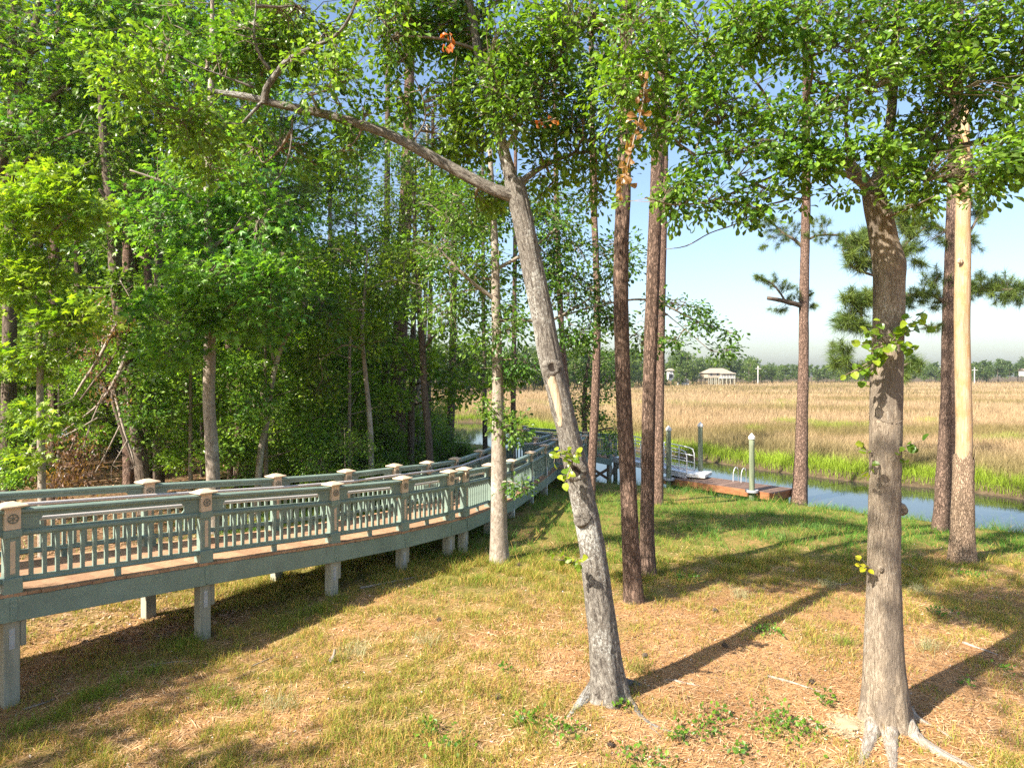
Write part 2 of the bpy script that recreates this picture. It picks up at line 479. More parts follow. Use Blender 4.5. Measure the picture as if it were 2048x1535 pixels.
def tube(g, P, R, sides=8, step=0.25, amp=0.0, fk=9.0, fv=1.6, flare=0.0, lobes=5, seed=0, cap=True, smooth_pts=True, lump=0.0, ridge=0.0):
    if smooth_pts: P, R = resample(P, R, step)
    P, R = np.asarray(P, float), np.asarray(R, float)
    T = np.gradient(P, axis=0)
    T /= np.linalg.norm(T, axis=1)[:, None] + 1e-12
    ref = np.array((0, 1, 0.0)) if abs(T[0, 1]) < 0.9 else np.array((1.0, 0, 0))   # seam away from the camera
    U = ref - (T @ ref)[:, None] * T
    U /= np.linalg.norm(U, axis=1)[:, None] + 1e-12
    W = np.cross(T, U)
    n = len(P)
    th = np.linspace(0, 2 * np.pi, sides + 1)
    c, s = np.cos(th), np.sin(th)
    L = np.concatenate([[0], np.cumsum(np.linalg.norm(np.diff(P, axis=0), axis=1))])
    rad = np.repeat(R[:, None], sides + 1, 1)
    q = np.stack(np.broadcast_arrays(c[None, :] * fk / 6.28, s[None, :] * fk / 6.28, L[:, None] * fv), -1) + seed * 7.3
    if amp > 0:
        rad = rad * (1 + amp * (fbm(q, 3, seed) - 0.5) * 2)
        q2 = np.stack(np.broadcast_arrays(c[None, :] * fk / 2.2, s[None, :] * fk / 2.2, L[:, None] * fv * 2.2), -1)
        rad = rad + amp * 0.05 * (np.abs(vnoise(q2, seed + 3) - 0.5) * 2 - 0.5)
    if ridge > 0:
        q4 = np.stack(np.broadcast_arrays(c[None, :] * 3.6, s[None, :] * 3.6, L[:, None] * 2.2), -1) + seed
        w4 = np.stack(np.broadcast_arrays(c[None, :] * 1.5, s[None, :] * 1.5, L[:, None] * 4.0), -1) + seed
        q4 = q4 + (fbm(w4, 2, seed + 21)[..., None] - 0.5) * 1.1
        rad = rad + ridge * (1 - 2.4 * np.abs(vnoise(q4, seed + 31) - 0.5)) + ridge * 0.7 * (vnoise(q4 * np.array((2.1, 2.1, 3.0)), seed + 33) - 0.5)
    if lump > 0:
        q3 = np.stack(np.broadcast_arrays(c[None, :] * 0.8, s[None, :] * 0.8, L[:, None] * 1.3), -1) + seed * 3.1
        rad = rad * (1 + lump * (vnoise(q3, seed + 9) - 0.5) * 2)
    if flare > 0:
        k = np.exp(-L / (R[0] * 1.5))[:, None]
        rad = rad * (1 + flare * k * (0.75 + 0.55 * np.cos(lobes * th + seed)[None, :] + 0.3 * np.cos((lobes - 2) * th + 2 * seed)[None, :]))
    V = P[:, None, :] + rad[..., None] * (c[None, :, None] * U[:, None, :] + s[None, :, None] * W[:, None, :])
    uv = np.stack(np.broadcast_arrays(th[None, :] * R.mean(), L[:, None] + seed * 1.7), -1).reshape(-1, 2)
    i = np.arange(n - 1)[:, None] * (sides + 1) + np.arange(sides)[None, :]
    F = np.stack([i, i + 1, i + sides + 2, i + sides + 1], -1).reshape(-1, 4)
    Fs = [F]
    if cap:
        Fs.append(np.array([[(n - 1) * (sides + 1) + k for k in range(sides)]]))
    g.add(V.reshape(-1, 3), Fs, uv=uv)
    return P, R, V

# ------------------------------------------------------------------ leaves
OAK_V = np.array([(0, 0, 0), (0.0, 0.58, 0.02), (0.0, 1.0, -0.13), (-0.12, 0.32, 0.05), (-0.27, 0.68, 0.08), (-0.17, 0.93, 0.0), (0.12, 0.32, 0.05), (0.27, 0.68, 0.08), (0.17, 0.93, 0.0)])
OAK_F = np.array([(0, 1, 3), (3, 1, 4), (4, 1, 5), (5, 1, 2), (0, 6, 1), (6, 7, 1), (7, 8, 1), (8, 2, 1)])
_s = [(0, 0.12, 0.02)]
for k in range(9):
    a = math.radians(-130 + 260 / 8 * k)
    r = 1.0 if k % 2 == 0 else 0.36
    if k in (0, 8): r = 0.72
    _s.append((math.sin(a) * r * 0.62, 0.12 + math.cos(a) * r * 0.72 + 0.1, -0.10 * (r > 0.5)))
STAR_V = np.array(_s)
STAR_F = np.array([(0, k + 1, k) for k in range(1, 9)] + [(0, 1, 9)])
VINE_V = np.array([(0, 0, 0), (0, 0.5, -0.03), (0, 1.0, -0.14), (-0.30, 0.10, 0.04), (-0.44, 0.42, 0.08), (-0.28, 0.78, 0.0), (0.30, 0.10, 0.04), (0.44, 0.42, 0.08), (0.28, 0.78, 0.0)])
VINE_F = np.array([(0, 1, 3), (3, 1, 4), (4, 1, 5), (5, 1, 2), (0, 6, 1), (6, 7, 1), (7, 8, 1), (8, 2, 1)])
DIA_V = np.array([(0, 0, 0), (-0.33, 0.5, 0.05), (0, 1, -0.06), (0.33, 0.5, 0.05)])
DIA_F = np.array([(0, 3, 2), (0, 2, 1)])
SHAPES = {'vine': (VINE_V, VINE_F), 'oak': (OAK_V, OAK_F), 'star': (STAR_V, STAR_F), 'dia': (DIA_V, DIA_F)}

def unit(v):
    return v / (np.linalg.norm(v, axis=-1, keepdims=True) + 1e-9)

def leaf_frames(axis, up):
    a = unit(axis)
    nrm = unit(up - (up * a).sum(-1, keepdims=True) * a)
    side = np.cross(a, nrm)
    return np.stack([side, a, nrm], -1)

def leaves_at(pos, Rm, size, shape):
    tv, tf = SHAPES[shape]
    n = len(pos)
    V = pos[:, None, :] + np.einsum('nij,kj->nki', Rm, tv) * size[:, None, None]
    F = tf[None] + (np.arange(n) * len(tv))[:, None, None]
    return V.reshape(-1, 3), F.reshape(-1, 3), len(tv)

def leaf_cols(rng, n, base, hi, jit=0.25, mixp=None):
    t = rng.random(n) if mixp is None else np.clip(mixp + rng.normal(0, 0.22, n), 0, 1)
    c = np.array(base)[None] * (1 - t[:, None]) + np.array(hi)[None] * t[:, None]
    return np.clip(c * (1 + rng.normal(0, jit, n))[:, None].clip(0.45, 1.8), 0.004, 0.9)

def cluster_leaves(rng, C, D, per, spread, size, droop=0.25, upb=0.9):
    """leaves round each cluster centre C facing along D"""
    n = len(C)
    m = n * per
    c = np.repeat(C, per, 0)
    d = np.repeat(D, per, 0)
    off = rng.normal(0, 1, (m, 3)) * np.array((1, 1, 0.6)) * spread
    pos = c + off
    ax = unit(off) * 0.8 + d * 0.6 + rng.normal(0, 0.35, (m, 3))
    ax[:, 2] -= droop
    up = rng.normal(0, 0.45, (m, 3)) + np.array((-0.25, -0.18, upb))
    return pos, leaf_frames(ax, up), size * (0.5 + 0.85 * rng.random(m) ** 0.8)

def blob_points(rng, c, r, n, gap=0.42, freq=1.6, seed=0):
    """cluster centres in an ellipsoid, thinned by noise so that it has gaps"""
    out = []
    have = 0
    while have < n:
        u = unit(rng.normal(0, 1, (n * 3, 3))) * (rng.random((n * 3, 1)) ** 0.42)
        p = c + u * r
        k = vnoise(p * freq, seed) > gap
        gap -= 0.02
        out.append(p[k])
        have += int(k.sum())
    return np.concatenate(out)[:n]

def nearest(pts, C):
    """index of the limb sample nearest each centre, from below where possible"""
    idx = np.empty(len(C), int)
    for a in range(0, len(C), 500):
        dd = C[a:a + 500, None, :] - pts[None]
        idx[a:a + 500] = np.argmin((dd ** 2).sum(-1) + 0.6 * np.maximum(-dd[..., 2], 0) ** 2, 1)
    return idx

def twigs(g, A, B, rng, r0=0.012, r1=0.004, sag=0.12):
    """thin three-sided twigs from A to B, all at once"""
    n = len(A)
    if n == 0: return
    L = np.linalg.norm(B - A, axis=1, keepdims=True)
    mid = A * 0.45 + B * 0.55 + rng.normal(0, 1, (n, 3)) * L * 0.09
    mid[:, 2] += (L * sag)[:, 0] * rng.random(n)
    q1 = A * 0.7 + mid * 0.3 + rng.normal(0, 1, (n, 3)) * L * 0.03
    pts = np.stack([A, q1, mid, B], 1)
    rad = np.stack([np.full(n, 1.0), np.full(n, 0.85), np.full(n, 0.6), np.full(n, 0.3)], 1) * np.clip(r0 * (0.6 + L * 0.35), r1, r0 * 2.2)
    T = unit(B - A)
    U = unit(np.cross(T, np.array((0.31, 0.2, 0.93))))
    W = np.cross(T, U)
    V = []
    for k in range(3):
        a = 2 * math.pi * k / 3
        V.append(pts + rad[..., None] * (math.cos(a) * U + math.sin(a) * W)[:, None, :])
    V = np.stack(V, 2)                                   # n, 4, 3, 3
    base = (np.arange(n) * 12)[:, None]
    q = []
    for r in range(3):
        for k in range(3):
            q.append(np.concatenate([base + r * 3 + k, base + r * 3 + (k + 1) % 3, base + r * 3 + 3 + (k + 1) % 3, base + r * 3 + 3 + k], 1))
    uv = np.zeros((n * 12, 2))
    uv[:, 0] = np.tile(np.arange(12) % 3, n) * 0.02
    uv[:, 1] = np.repeat(rng.random(n) * 9, 12) + np.tile(np.arange(12) // 3, n) * 0.2
    g.add(V.reshape(-1, 3), np.concatenate(q), uv=uv)

def crown(root, rng, limbs, blobs, per, spread, size, shape, base, hi, mat=M_LEAF, name='foliage', twig_mat=M_TWIG, droop=0.25,
          gap=0.42, freq=1.6, r0=0.012, singles=0, singles_near=None, seed=0, twig=True, jit=0.30):
    """limbs: sampled limb points (n,3); blobs [(c, r, n)] -> a twig mesh and a leaf mesh under root; returns leaf count"""
    tw = Geo()
    allC, allD = [], []
    for (c, r, n) in blobs:
        C = blob_points(rng, np.asarray(c, float), np.asarray(r, float), n, gap, freq, seed)
        # a medium branch from the limbs into the blob, then the twigs hang on it
        j = nearest(limbs, np.asarray(c, float)[None])[0]
        a = limbs[j]
        e = np.asarray(c, float) + rng.normal(0, 0.2, 3) * r
        m = (a + e) / 2 + rng.normal(0, 0.08, 3) * np.linalg.norm(e - a)
        if twig and np.linalg.norm(e - a) > 0.15:
            ln = np.linalg.norm(e - a)
            P, _, _ = tube(tw, [a, m, e], [min(0.05, r0 * (1.2 + ln)), min(0.035, r0 * (0.9 + 0.6 * ln)), r0 * 0.6], 5, 0.25, cap=False)
            nodes = np.concatenate([limbs, P])
        else:
            nodes = limbs
        k = nearest(nodes, C)
        A = nodes[k]
        far = np.linalg.norm(C - A, axis=1)
        # long twigs hang on other clusters instead
        if twig:
            order = np.argsort(far)
            for i in order[int(len(order) * 0.35):]:
                jj = order[rng.integers(0, max(1, int(len(order) * 0.35)))]
                if far[i] > 0.5 * np.mean(r):
                    dd = np.linalg.norm(C[order[:max(1, int(len(order) * 0.35))]] - C[i], axis=1)
                    A[i] = C[order[int(np.argmin(dd))]]
            twigs(tw, A, C, rng, r0)
        allC.append(C)
        allD.append(unit(C - A + 0.3 * (C - np.asarray(c)) + rng.normal(0, 0.05, C.shape)))
    C, D = np.concatenate(allC), np.concatenate(allD)
    pos, Rm, sz = cluster_leaves(rng, C, D, per, spread, size, droop)
    mixp = np.repeat(vnoise(C * 1.1, seed + 5), per)
    col = leaf_cols(rng, len(pos), base, hi, jit, mixp)
    n_single = 0
    if singles:
        # the leaves that show largest become leaves of their own
        dist = np.linalg.norm(pos - np.array((0, 0, EYE)), axis=1)
        xx, yy = pos[:, 0] / pos[:, 1], (pos[:, 2] - EYE) / pos[:, 1]
        face = np.abs((Rm[:, :, 2] * unit(pos - np.array((0, 0, EYE)))).sum(1))
        ok = (np.abs(xx) < 0.75) & (yy < 0.545) & (pos[:, 1] > 1)
        score = np.where(ok, face * sz / dist, 0)
        pick = np.argsort(-score)[:singles]
        keep = np.ones(len(pos), bool)
        keep[pick] = False
        variants = {}
        for i in pick:
            v = int(i) % 8
            if v not in variants:
                tv, tf = SHAPES[shape]
                variants[v] = make_mesh('leaf', tv, tf, mat, col=np.repeat(col[i][None], len(tv), 0))
            o = bpy.data.objects.new('leaf', variants[v])
            M = Matrix([list(Rm[i][r] * sz[i]) for r in range(3)]).to_4x4()
            M.translation = Vector(pos[i] - np.array(root.location))
            o.parent = root
            o.matrix_basis = M
            COL.objects.link(o)
        pos, Rm, sz, col = pos[keep], Rm[keep], sz[keep], col[keep]
    V, F, k = leaves_at(pos, Rm, sz, shape)
    off = np.array(root.location)
    me = make_mesh(name, V - off, F, mat, col=np.repeat(col, k, 0))
    tag(link(name, me, root), kind='stuff')
    if twig and tw.n:
        tw.V = [v - off for v in tw.V]
        tag(link('twigs', tw.mesh('twigs', twig_mat), root), kind='stuff')
    return len(pos)

def part_tube(root, name, P, R, mat, **kw):
    g = Geo()
    Pp, Rr, V = tube(g, np.asarray(P) - np.array(root.location), R, **kw)
    o = link(name, g.mesh(name, mat, smooth=True), root)
    return Pp + np.array(root.location), Rr

def pxline(pts, d0):
    """[(x, y, width px, depth offset)] -> points and radii"""
    P, R = [], []
    for t in pts:
        d = d0 + (t[3] if len(t) > 3 else 0)
        P.append(px(t[0], t[1], d))
        R.append(t[2] / 2 / FPX * d)
    return np.array(P), np.array(R)

def trunk_from(base_px, pts, d_off=0.0, d=None):
    """root location on the ground plus trunk points; base_px on the ground, pts upward [(x, y, w, depth offset)]"""
    if d is None: b = ground_hit(*base_px[:2])
    else:
        X = (base_px[0] - CX) / FPX * d
        b = np.array((X, d, gz(X, d)))
    P, R = pxline(pts, b[1])
    P = np.concatenate([[b - np.array((0, 0, 0.25))], [b + np.array((0, 0, 0.02))], P])
    R = np.concatenate([[base_px[2] / 2 / FPX * b[1]] * 2, R])
    return b, P, R

# needle tufts
def needle_tufts(rng, C, D, n_needles, length, width, base, hi, spread=0.75):
    n = len(C)
    m = n * n_needles
    c = np.repeat(C, n_needles, 0)
    d = np.repeat(D, n_needles, 0)
    ax = unit(d * 0.55 + rng.normal(0, spread, (m, 3)))
    ln = length * (0.7 + 0.5 * rng.random((m, 1)))
    side = unit(np.cross(ax, rng.normal(0, 1, (m, 3)))) * width
    start = c - d * rng.random((m, 1)) * length * 0.7
    tip = start + ax * ln
    tip[:, 2] -= ln[:, 0] * 0.12
    V = np.stack([start - side, start + side, tip], 1).reshape(-1, 3)
    F = np.arange(m * 3).reshape(-1, 3)
    col = np.repeat(leaf_cols(rng, m, base, hi, 0.18, np.repeat(rng.random(n), n_needles)), 3, 0)
    return V, F, col

def needles_part(root, rng, C, D, n_needles=45, length=0.22, width=0.0045, base=(0.065, 0.12, 0.028), hi=(0.17, 0.235, 0.045), name='needles'):
    V, F, col = needle_tufts(rng, np.asarray(C), np.asarray(D), n_needles, length, width, base, hi)
    me = make_mesh(name, V - np.array(root.location), F, M_NEEDLE, col=col)
    return tag(link(name, me, root), kind='stuff')

# ------------------------------------------------------------------ ground
def axis(segs):
    v = []
    for a, b, s in segs:
        n = max(1, int(round((b - a) / s)))
        v += [a + (b - a) * i / n for i in range(n)]
    return np.array(v + [segs[-1][1]])
gx = axis([(-900, -300, 60), (-300, -80, 20), (-80, -30, 3), (-30, -12, 0.7), (-12, 24, 0.24), (24, 60, 1.0), (60, 160, 6), (160, 900, 60)])
gy = axis([(-400, -40, 40), (-40, 0, 4), (0, 4, 0.6), (4, 34, 0.24), (34, 82, 0.6), (82, 200, 6), (200, 950, 40)])
GX, GY = np.meshgrid(gx, gy)
GP = np.stack([GX.ravel(), GY.ravel()], 1)
info = land_info(GP)
GZ = height(GP, info)
nx, ny = len(gx), len(gy)
ii = (np.arange(ny - 1)[:, None] * nx + np.arange(nx - 1)[None]).ravel()
GF = np.stack([ii, ii + 1, ii + nx + 1, ii + nx], 1)
land, marsh, sn, sf, wob = info
forest = np.where(land, smooth01((-GP[:, 0] - 0.33 * GP[:, 1] - 0.2 + 0 * wob) / 3.0) * smooth01((GP[:, 1] - 9) / 5.0), 0.0)
mudz = np.where(marsh, 1 - smooth01(sf / 1.2), np.where(land, 1 - smooth01((sn - 0.1) / 0.5), 1.0))
zone = np.stack([np.where(marsh | ~land, 1.0, 0.0), forest, grass_cover(GP) * np.where(land, 1, 0)], 1)

def ground_mat():
    m, nt, p, out = new_mat('ground')
    a = nd(nt, 'ShaderNodeAttribute', attribute_name='col')
    sp = nd(nt, 'ShaderNodeSeparateColor', {0: a.outputs['Color']})
    v = coords(nt, 'Object')
    n_f = noise(nt, v, 42.0, 10, 0.75, 0.4)
    n_m = noise(nt, v, 5.0, 8, 0.7, 0.5)
    n_l = noise(nt, v, 0.7, 5, 0.6)
    straw = ramp(nt, n_f, [(0.33, (0.11, 0.05, 0.022)), (0.45, (0.36, 0.185, 0.08)), (0.56, (0.52, 0.31, 0.145)), (0.70, (0.68, 0.51, 0.33))])
    straw2 = ramp(nt, n_f, [(0.34, (0.18, 0.085, 0.036)), (0.52, (0.49, 0.27, 0.115)), (0.70, (0.66, 0.46, 0.27))])
    straw = mix(nt, ramp(nt, n_m, [(0.4, (0, 0, 0)), (0.62, (1, 1, 1))]), straw, straw2)
    straw = mix(nt, ramp(nt, n_l, [(0.36, (0.75, 0.75, 0.75)), (0.56, (0, 0, 0))]), straw, mix(nt, 1.0, straw, (0.60, 0.54, 0.49), 'MULTIPLY'))
    turf = ramp(nt, n_f, [(0.3, (0.06, 0.055, 0.018)), (0.5, (0.155, 0.16, 0.035)), (0.72, (0.31, 0.26, 0.08))])
    gm = nd(nt, 'ShaderNodeMath', {0: sp.outputs['Blue'], 1: n_m}, operation='MULTIPLY')
    c = mix(nt, ramp(nt, gm.outputs[0], [(0.16, (0, 0, 0)), (0.42, (0.9, 0.9, 0.9))]), straw, turf)
    duff = ramp(nt, n_f, [(0.3, (0.05, 0.03, 0.018)), (0.5, (0.17, 0.10, 0.055)), (0.72, (0.33, 0.22, 0.13))])
    c = mix(nt, sp.outputs['Green'], c, duff)
    mud = ramp(nt, n_m, [(0.3, (0.05, 0.036, 0.022)), (0.7, (0.155, 0.115, 0.066))])
    c = mix(nt, sp.outputs['Red'], c, mud)
    nt.links.new(c, p.inputs['Base Color'])
    p.inputs['Roughness'].default_value = 0.95
    p.inputs['Specular IOR Level'].default_value = 0.1
    bump(nt, p, n_f, 0.7, 0.03)
    return m
gm_ = make_mesh('ground', np.column_stack([GP, GZ]), GF, ground_mat(), col=zone, smooth=True)
tag(link('ground', gm_), 'sloping bank of pine straw and grass beside the creek', kind='structure')

def water_mat():
    m, nt, p, out = new_mat('creek_water')
    v = coords(nt, 'Object', (1.0, 0.45, 1))
    n1 = noise(nt, v, 2.2, 4, 0.55, 0.3)
    p.inputs['Base Color'].default_value = (0.030, 0.033, 0.024, 1)
    p.inputs['Roughness'].default_value = 0.04
    p.inputs['IOR'].default_value = 1.33
    p.inputs['Specular IOR Level'].default_value = 0.6
    bump(nt, p, n1, 0.12, 0.02)
    return m
wx = axis([(-900, -60, 60), (-60, 60, 6), (60, 640, 40)])
wy = axis([(-300, 0, 40), (0, 90, 6), (90, 160, 20)])
WX, WY = np.meshgrid(wx, wy)
ii = (np.arange(len(wy) - 1)[:, None] * len(wx) + np.arange(len(wx) - 1)[None]).ravel()
wm = make_mesh('creek_water', np.column_stack([WX.ravel(), WY.ravel(), np.zeros(WX.size)]), np.stack([ii, ii + 1, ii + len(wx) + 1, ii + len(wx)], 1), water_mat())
tag(link('creek_water', wm), 'calm tidal creek reflecting the sky', kind='structure')

# ------------------------------------------------------------------ boardwalk
DIR1 = np.array((0.578, 0.816))
NRM1 = np.array((-0.816, 0.578))
P0 = np.array((-5.99, 8.15))
WID = 1.65
POST_H = 1.08
def st(t, zcap): return np.array((*(P0 + DIR1 * t), zcap - POST_H))
near_nodes = [st(-4.88, 3.566 + 0.41), st(-2.44, 3.566 + 0.205), st(0, 3.566), st(2.44, 3.384), st(4.86, 3.18), st(6.61, 3.067), st(8.02, 3.03), st(8.53, 3.03)]
def pn(x, y, zc): return np.array((x, y, zc - POST_H))
near_nodes += [pn(-0.57, 16.9, 2.88), pn(-0.03, 18.9, 2.73), pn(0.56, 21.1, 2.70), pn(1.10, 23.2, 2.70), pn(1.60, 25.2, 2.70), pn(2.45, 25.0, 2.70),
               pn(2.85, 26.9, 2.68), pn(3.1, 28.8, 2.66), pn(3.25, 30.7, 2.60), pn(4.55, 31.8, 2.22)]
n3 = np.array((*NRM1, 0)) * WID
nl = np.array((-1.59, 0.43, 0))
far_nodes = [near_nodes[i] + n3 for i in range(7)] + [near_nodes[i] + nl for i in (8, 9, 10, 11, 12)]
far_nodes += [pn(0.90, 25.9, 2.70), pn(1.62, 28.2, 2.68), pn(0.60, 30.2, 2.66), pn(0.60, 32.5, 2.62), pn(2.8, 33.0, 2.42), pn(5.05, 33.4, 2.18)]
stations = [(near_nodes[i], far_nodes[i]) for i in range(7)] + [(near_nodes[7], far_nodes[6] + np.array((0.03, 0.05, 0)))]
stations += [(near_nodes[i], far_nodes[i - 1]) for i in range(8, 13)] + [(near_nodes[13], far_nodes[12]), (near_nodes[15], far_nodes[13]),
             (near_nodes[15] * 0.6 + near_nodes[16] * 0.4, far_nodes[14]), (near_nodes[16], far_nodes[15]), (near_nodes[16] * 0.5 + near_nodes[17] * 0.5, far_nodes[16]), (near_nodes[17], far_nodes[17])]

bw = empty('boardwalk', (near_nodes[3][0], near_nodes[3][1], gz(*near_nodes[3][:2])))
tag(bw, 'raised timber boardwalk with brown decking and teal side beams', 'boardwalk')
BO = np.array(bw.location)
OVER = 0.11
for (a0, b0), (a1, b1) in zip(stations[:-1], stations[1:]):
    L = 0.5 * (np.linalg.norm(a1 - a0) + np.linalg.norm(b1 - b0))
    n = max(1, int(round(L / 0.142)))
    for k in range(n):
        ts = ((k + 0.02) / n, (k + 0.98) / n)
        A, B = [a0 + (a1 - a0) * t for t in ts], [b0 + (b1 - b0) * t for t in ts]
        u = [unit(B[i] - A[i]) for i in range(2)]
        jit = R3.uniform(-0.012, 0.012)
        q = [A[0] - u[0] * (OVER + jit), B[0] + u[0] * OVER, B[1] + u[1] * OVER, A[1] - u[1] * (OVER + jit)]
        mid = sum(q) / 4
        up = R3.uniform(0, 0.003)
        V = [p - mid + np.array((0, 0, -0.036)) for p in q] + [p - mid + np.array((0, 0, up)) for p in q]
        link('deck_board', make_mesh('deck_board', V, BOXF[:, ::-1], M_DECK), bw, mid - BO)

def fascia_run(nodes, sgn):
    for a, b in zip(nodes[:-1], nodes[1:]):
        g = Geo()
        extrude(g, a - BO, b - BO, rect(sgn * 0.075 - 0.022, sgn * 0.075 + 0.022, -0.335, -0.042), -0.02, -0.02 + 0.024)
        link('side_beam', g.mesh('side_beam', M_TEAL), bw)
fascia_run(near_nodes, 1)
fascia_run(far_nodes, -1)

pile_cache = {}
def pile(p, sgn, d, name='support_pile', w=0.085, conduit=False):
    z0 = min(gz(p[0], p[1]), 3.0)
    z0 = max(z0, -0.9) - 0.25
    g = Geo()
    rz = math.atan2(d[1], d[0])
    box(g, -w, w, -w, w, 0, p[2] - 0.045 - z0, 0.008)
    o = link(name, g.mesh(name, M_PILE), bw, np.array((p[0], p[1], z0)) - BO, rz)
    h = p[2] - 0.045 - z0
    g = Geo()
    box(g, -0.03, 0.03, -sgn * 0.087 - 0.004, -sgn * 0.087 + 0.004, h - 0.62, h - 0.38, 0)
    for zz in (h - 0.57, h - 0.43): box(g, -0.014, 0.014, -sgn * 0.095 - 0.006, -sgn * 0.095 + 0.006, zz - 0.014, zz + 0.014)
    link('bracket_plate', g.mesh('bracket_plate', M_STEEL), o)
    g = Geo()
    box(g, 0.09, 0.155, -0.07, 0.07, h - 0.62, h - 0.30, 0.006)
    link('side_block', g.mesh('side_block', M_PILE), o)
    if conduit:
        g = Geo()
        tube(g, [(0, 0, 0), (0, 0, h * 0.5), (0, 0, h + 0.35)], [0.022] * 3, 8, 1.0)
        n = np.array((d[1], -d[0], 0)) * sgn
        link('conduit', g.mesh('conduit', M_WHITE, True), bw, np.array((p[0], p[1], z0)) + n * 0.125 - BO)
def bolt_plate(p, d, sgn):
    g = Geo()
    box(g, -0.035, 0.035, -0.005, 0.005, -0.30, -0.06, 0)
    for zz in (-0.25, -0.17, -0.10): box(g, -0.012, 0.012, -0.012, 0.012, zz - 0.012, zz + 0.012)
    n = np.array((d[1], -d[0], 0)) * sgn
    link('bolt_plate', g.mesh('bolt_plate', M_TEAL), bw, p + n * 0.103 - BO, math.atan2(d[1], d[0]))
for nodes, sgn in ((near_nodes, 1), (far_nodes, -1)):
    for i, p in enumerate(nodes):
        q = nodes[min(i + 1, len(nodes) - 1)] - nodes[max(i - 1, 0)]
        d = unit(q[:2])
        ins = np.array((d[1], -d[0], 0)) * (-sgn * 0.035)
        if (i == 7 and sgn == 1) or i < 12 or i > 13:
            pile(p + ins, sgn, d, conduit=(sgn == 1 and i in (9, 10, 11, 12)))
        if sgn == 1: bolt_plate(p, d, sgn)
for k, (a, b) in enumerate(stations):
    g = Geo()
    extrude(g, a - BO, b - BO, rect(-0.10, -0.055, -0.32, -0.055), 0.02, 0.02)
    link('cross_beam', g.mesh('cross_beam', M_JOIST), bw)
for a, b in zip(stations[:-1], stations[1:]):
    for f in (0.33, 0.66):
        p, q = a[0] * (1 - f) + a[1] * f, b[0] * (1 - f) + b[1] * f
        if np.linalg.norm(q - p) < 0.4: continue
        g = Geo()
        extrude(g, p - BO, q - BO, rect(-0.022, 0.022, -0.27, -0.052), 0.08, 0.0)
        link('joist', g.mesh('joist', M_JOIST), bw)
# cross braces under the platform by the water
for (a, b) in ((near_nodes[16], near_nodes[17]), (near_nodes[17], far_nodes[17])):
    za = -0.1
    for s in (0, 1):
        g = Geo()
        p, q = (a, b) if s == 0 else (b, a)
        extrude(g, np.array((p[0], p[1], 0.0 + 0.15)) - BO, np.array((q[0], q[1], q[2] - 0.45)) - BO, rect(-0.02 + 0.05 * s, 0.02 + 0.05 * s, -0.07, 0.07))
        link('cross_brace', g.mesh('cross_brace', M_JOIST), bw)

# post and its sub-parts, shared meshes
g = Geo()
box(g, -0.07, 0.07, -0.07, 0.07, -0.10, 0.76)
box(g, -0.098, 0.098, -0.098, 0.098, -0.102, 0.185, 0.008)
box(g, -0.094, 0.094, -0.094, 0.094, 0.66, 0.752, 0.006)
ME_POST = g.mesh('railing_post', M_TEAL)
g = Geo(); box(g, -0.083, 0.083, -0.083, 0.083, 0.753, 1.02, 0.005); ME_BLOCK = g.mesh('post_block', M_TAN)
g = Geo()
box(g, -0.145, 0.145, -0.145, 0.145, 1.02, 1.045, 0.006)
g.add([(-0.12, -0.12, 1.046), (0.12, -0.12, 1.046), (0.12, 0.12, 1.046), (-0.12, 0.12, 1.046), (-0.04, -0.04, 1.08), (0.04, -0.04, 1.08), (0.04, 0.04, 1.08), (-0.04, 0.04, 1.08)], BOXF)
ME_CAP = g.mesh('post_cap', M_TAN)
g = Geo(); box(g, -0.026, 0.026, -0.075, -0.068, 0.23, 0.62, 0); ME_INSET = g.mesh('inset_panel', M_TAN)
g = Geo()
ring = []
for k in range(24):
    a = 2 * math.pi * k / 24
    for r, y in ((0.047, 0), (0.047, -0.008), (0.058, -0.008), (0.058, 0)):
        ring.append((math.cos(a) * r, -0.0835 + y, 0.885 + math.sin(a) * r))
q = []
for k in range(24):
    for j in range(4):
        q.append((k * 4 + j, k * 4 + (j + 1) % 4, ((k + 1) % 24) * 4 + (j + 1) % 4, ((k + 1) % 24) * 4 + j))
g.add(ring, np.array(q))
for k in range(6):
    a = math.pi / 2 + math.pi * k / 3
    ca, sa = math.cos(a), math.sin(a)
    V = []
    for (l, w) in ((0.008, 0.0035), (0.05, 0.0055)):
        for (s, y) in ((-1, 0), (1, 0), (1, -0.007), (-1, -0.007)):
            V.append((ca * l - sa * w * s, -0.0835 + y, 0.885 + sa * l + ca * w * s))
    g.add(V, BOXF)
hub = [(math.cos(2 * math.pi * k / 10) * 0.012, -0.0915, 0.885 + math.sin(2 * math.pi * k / 10) * 0.012) for k in range(10)]
g.add(hub + [(x, -0.0835, z) for (x, y, z) in hub], [np.array([list(range(10))]), np.array([(k, (k + 1) % 10, 10 + (k + 1) % 10, 10 + k) for k in range(10)])])
ME_EMBLEM = g.mesh('wheel_emblem', M_EMBLEM)
g = Geo(); box(g, -0.021, 0.021, -0.021, 0.021, 0, 1.0, 0); ME_BAL = g.mesh('baluster', M_TEAL)
g = Geo(); box(g, -0.035, 0.035, -0.03, 0.03, 0.0, 0.105); ME_FOOT = g.mesh('rail_foot', M_TEAL)

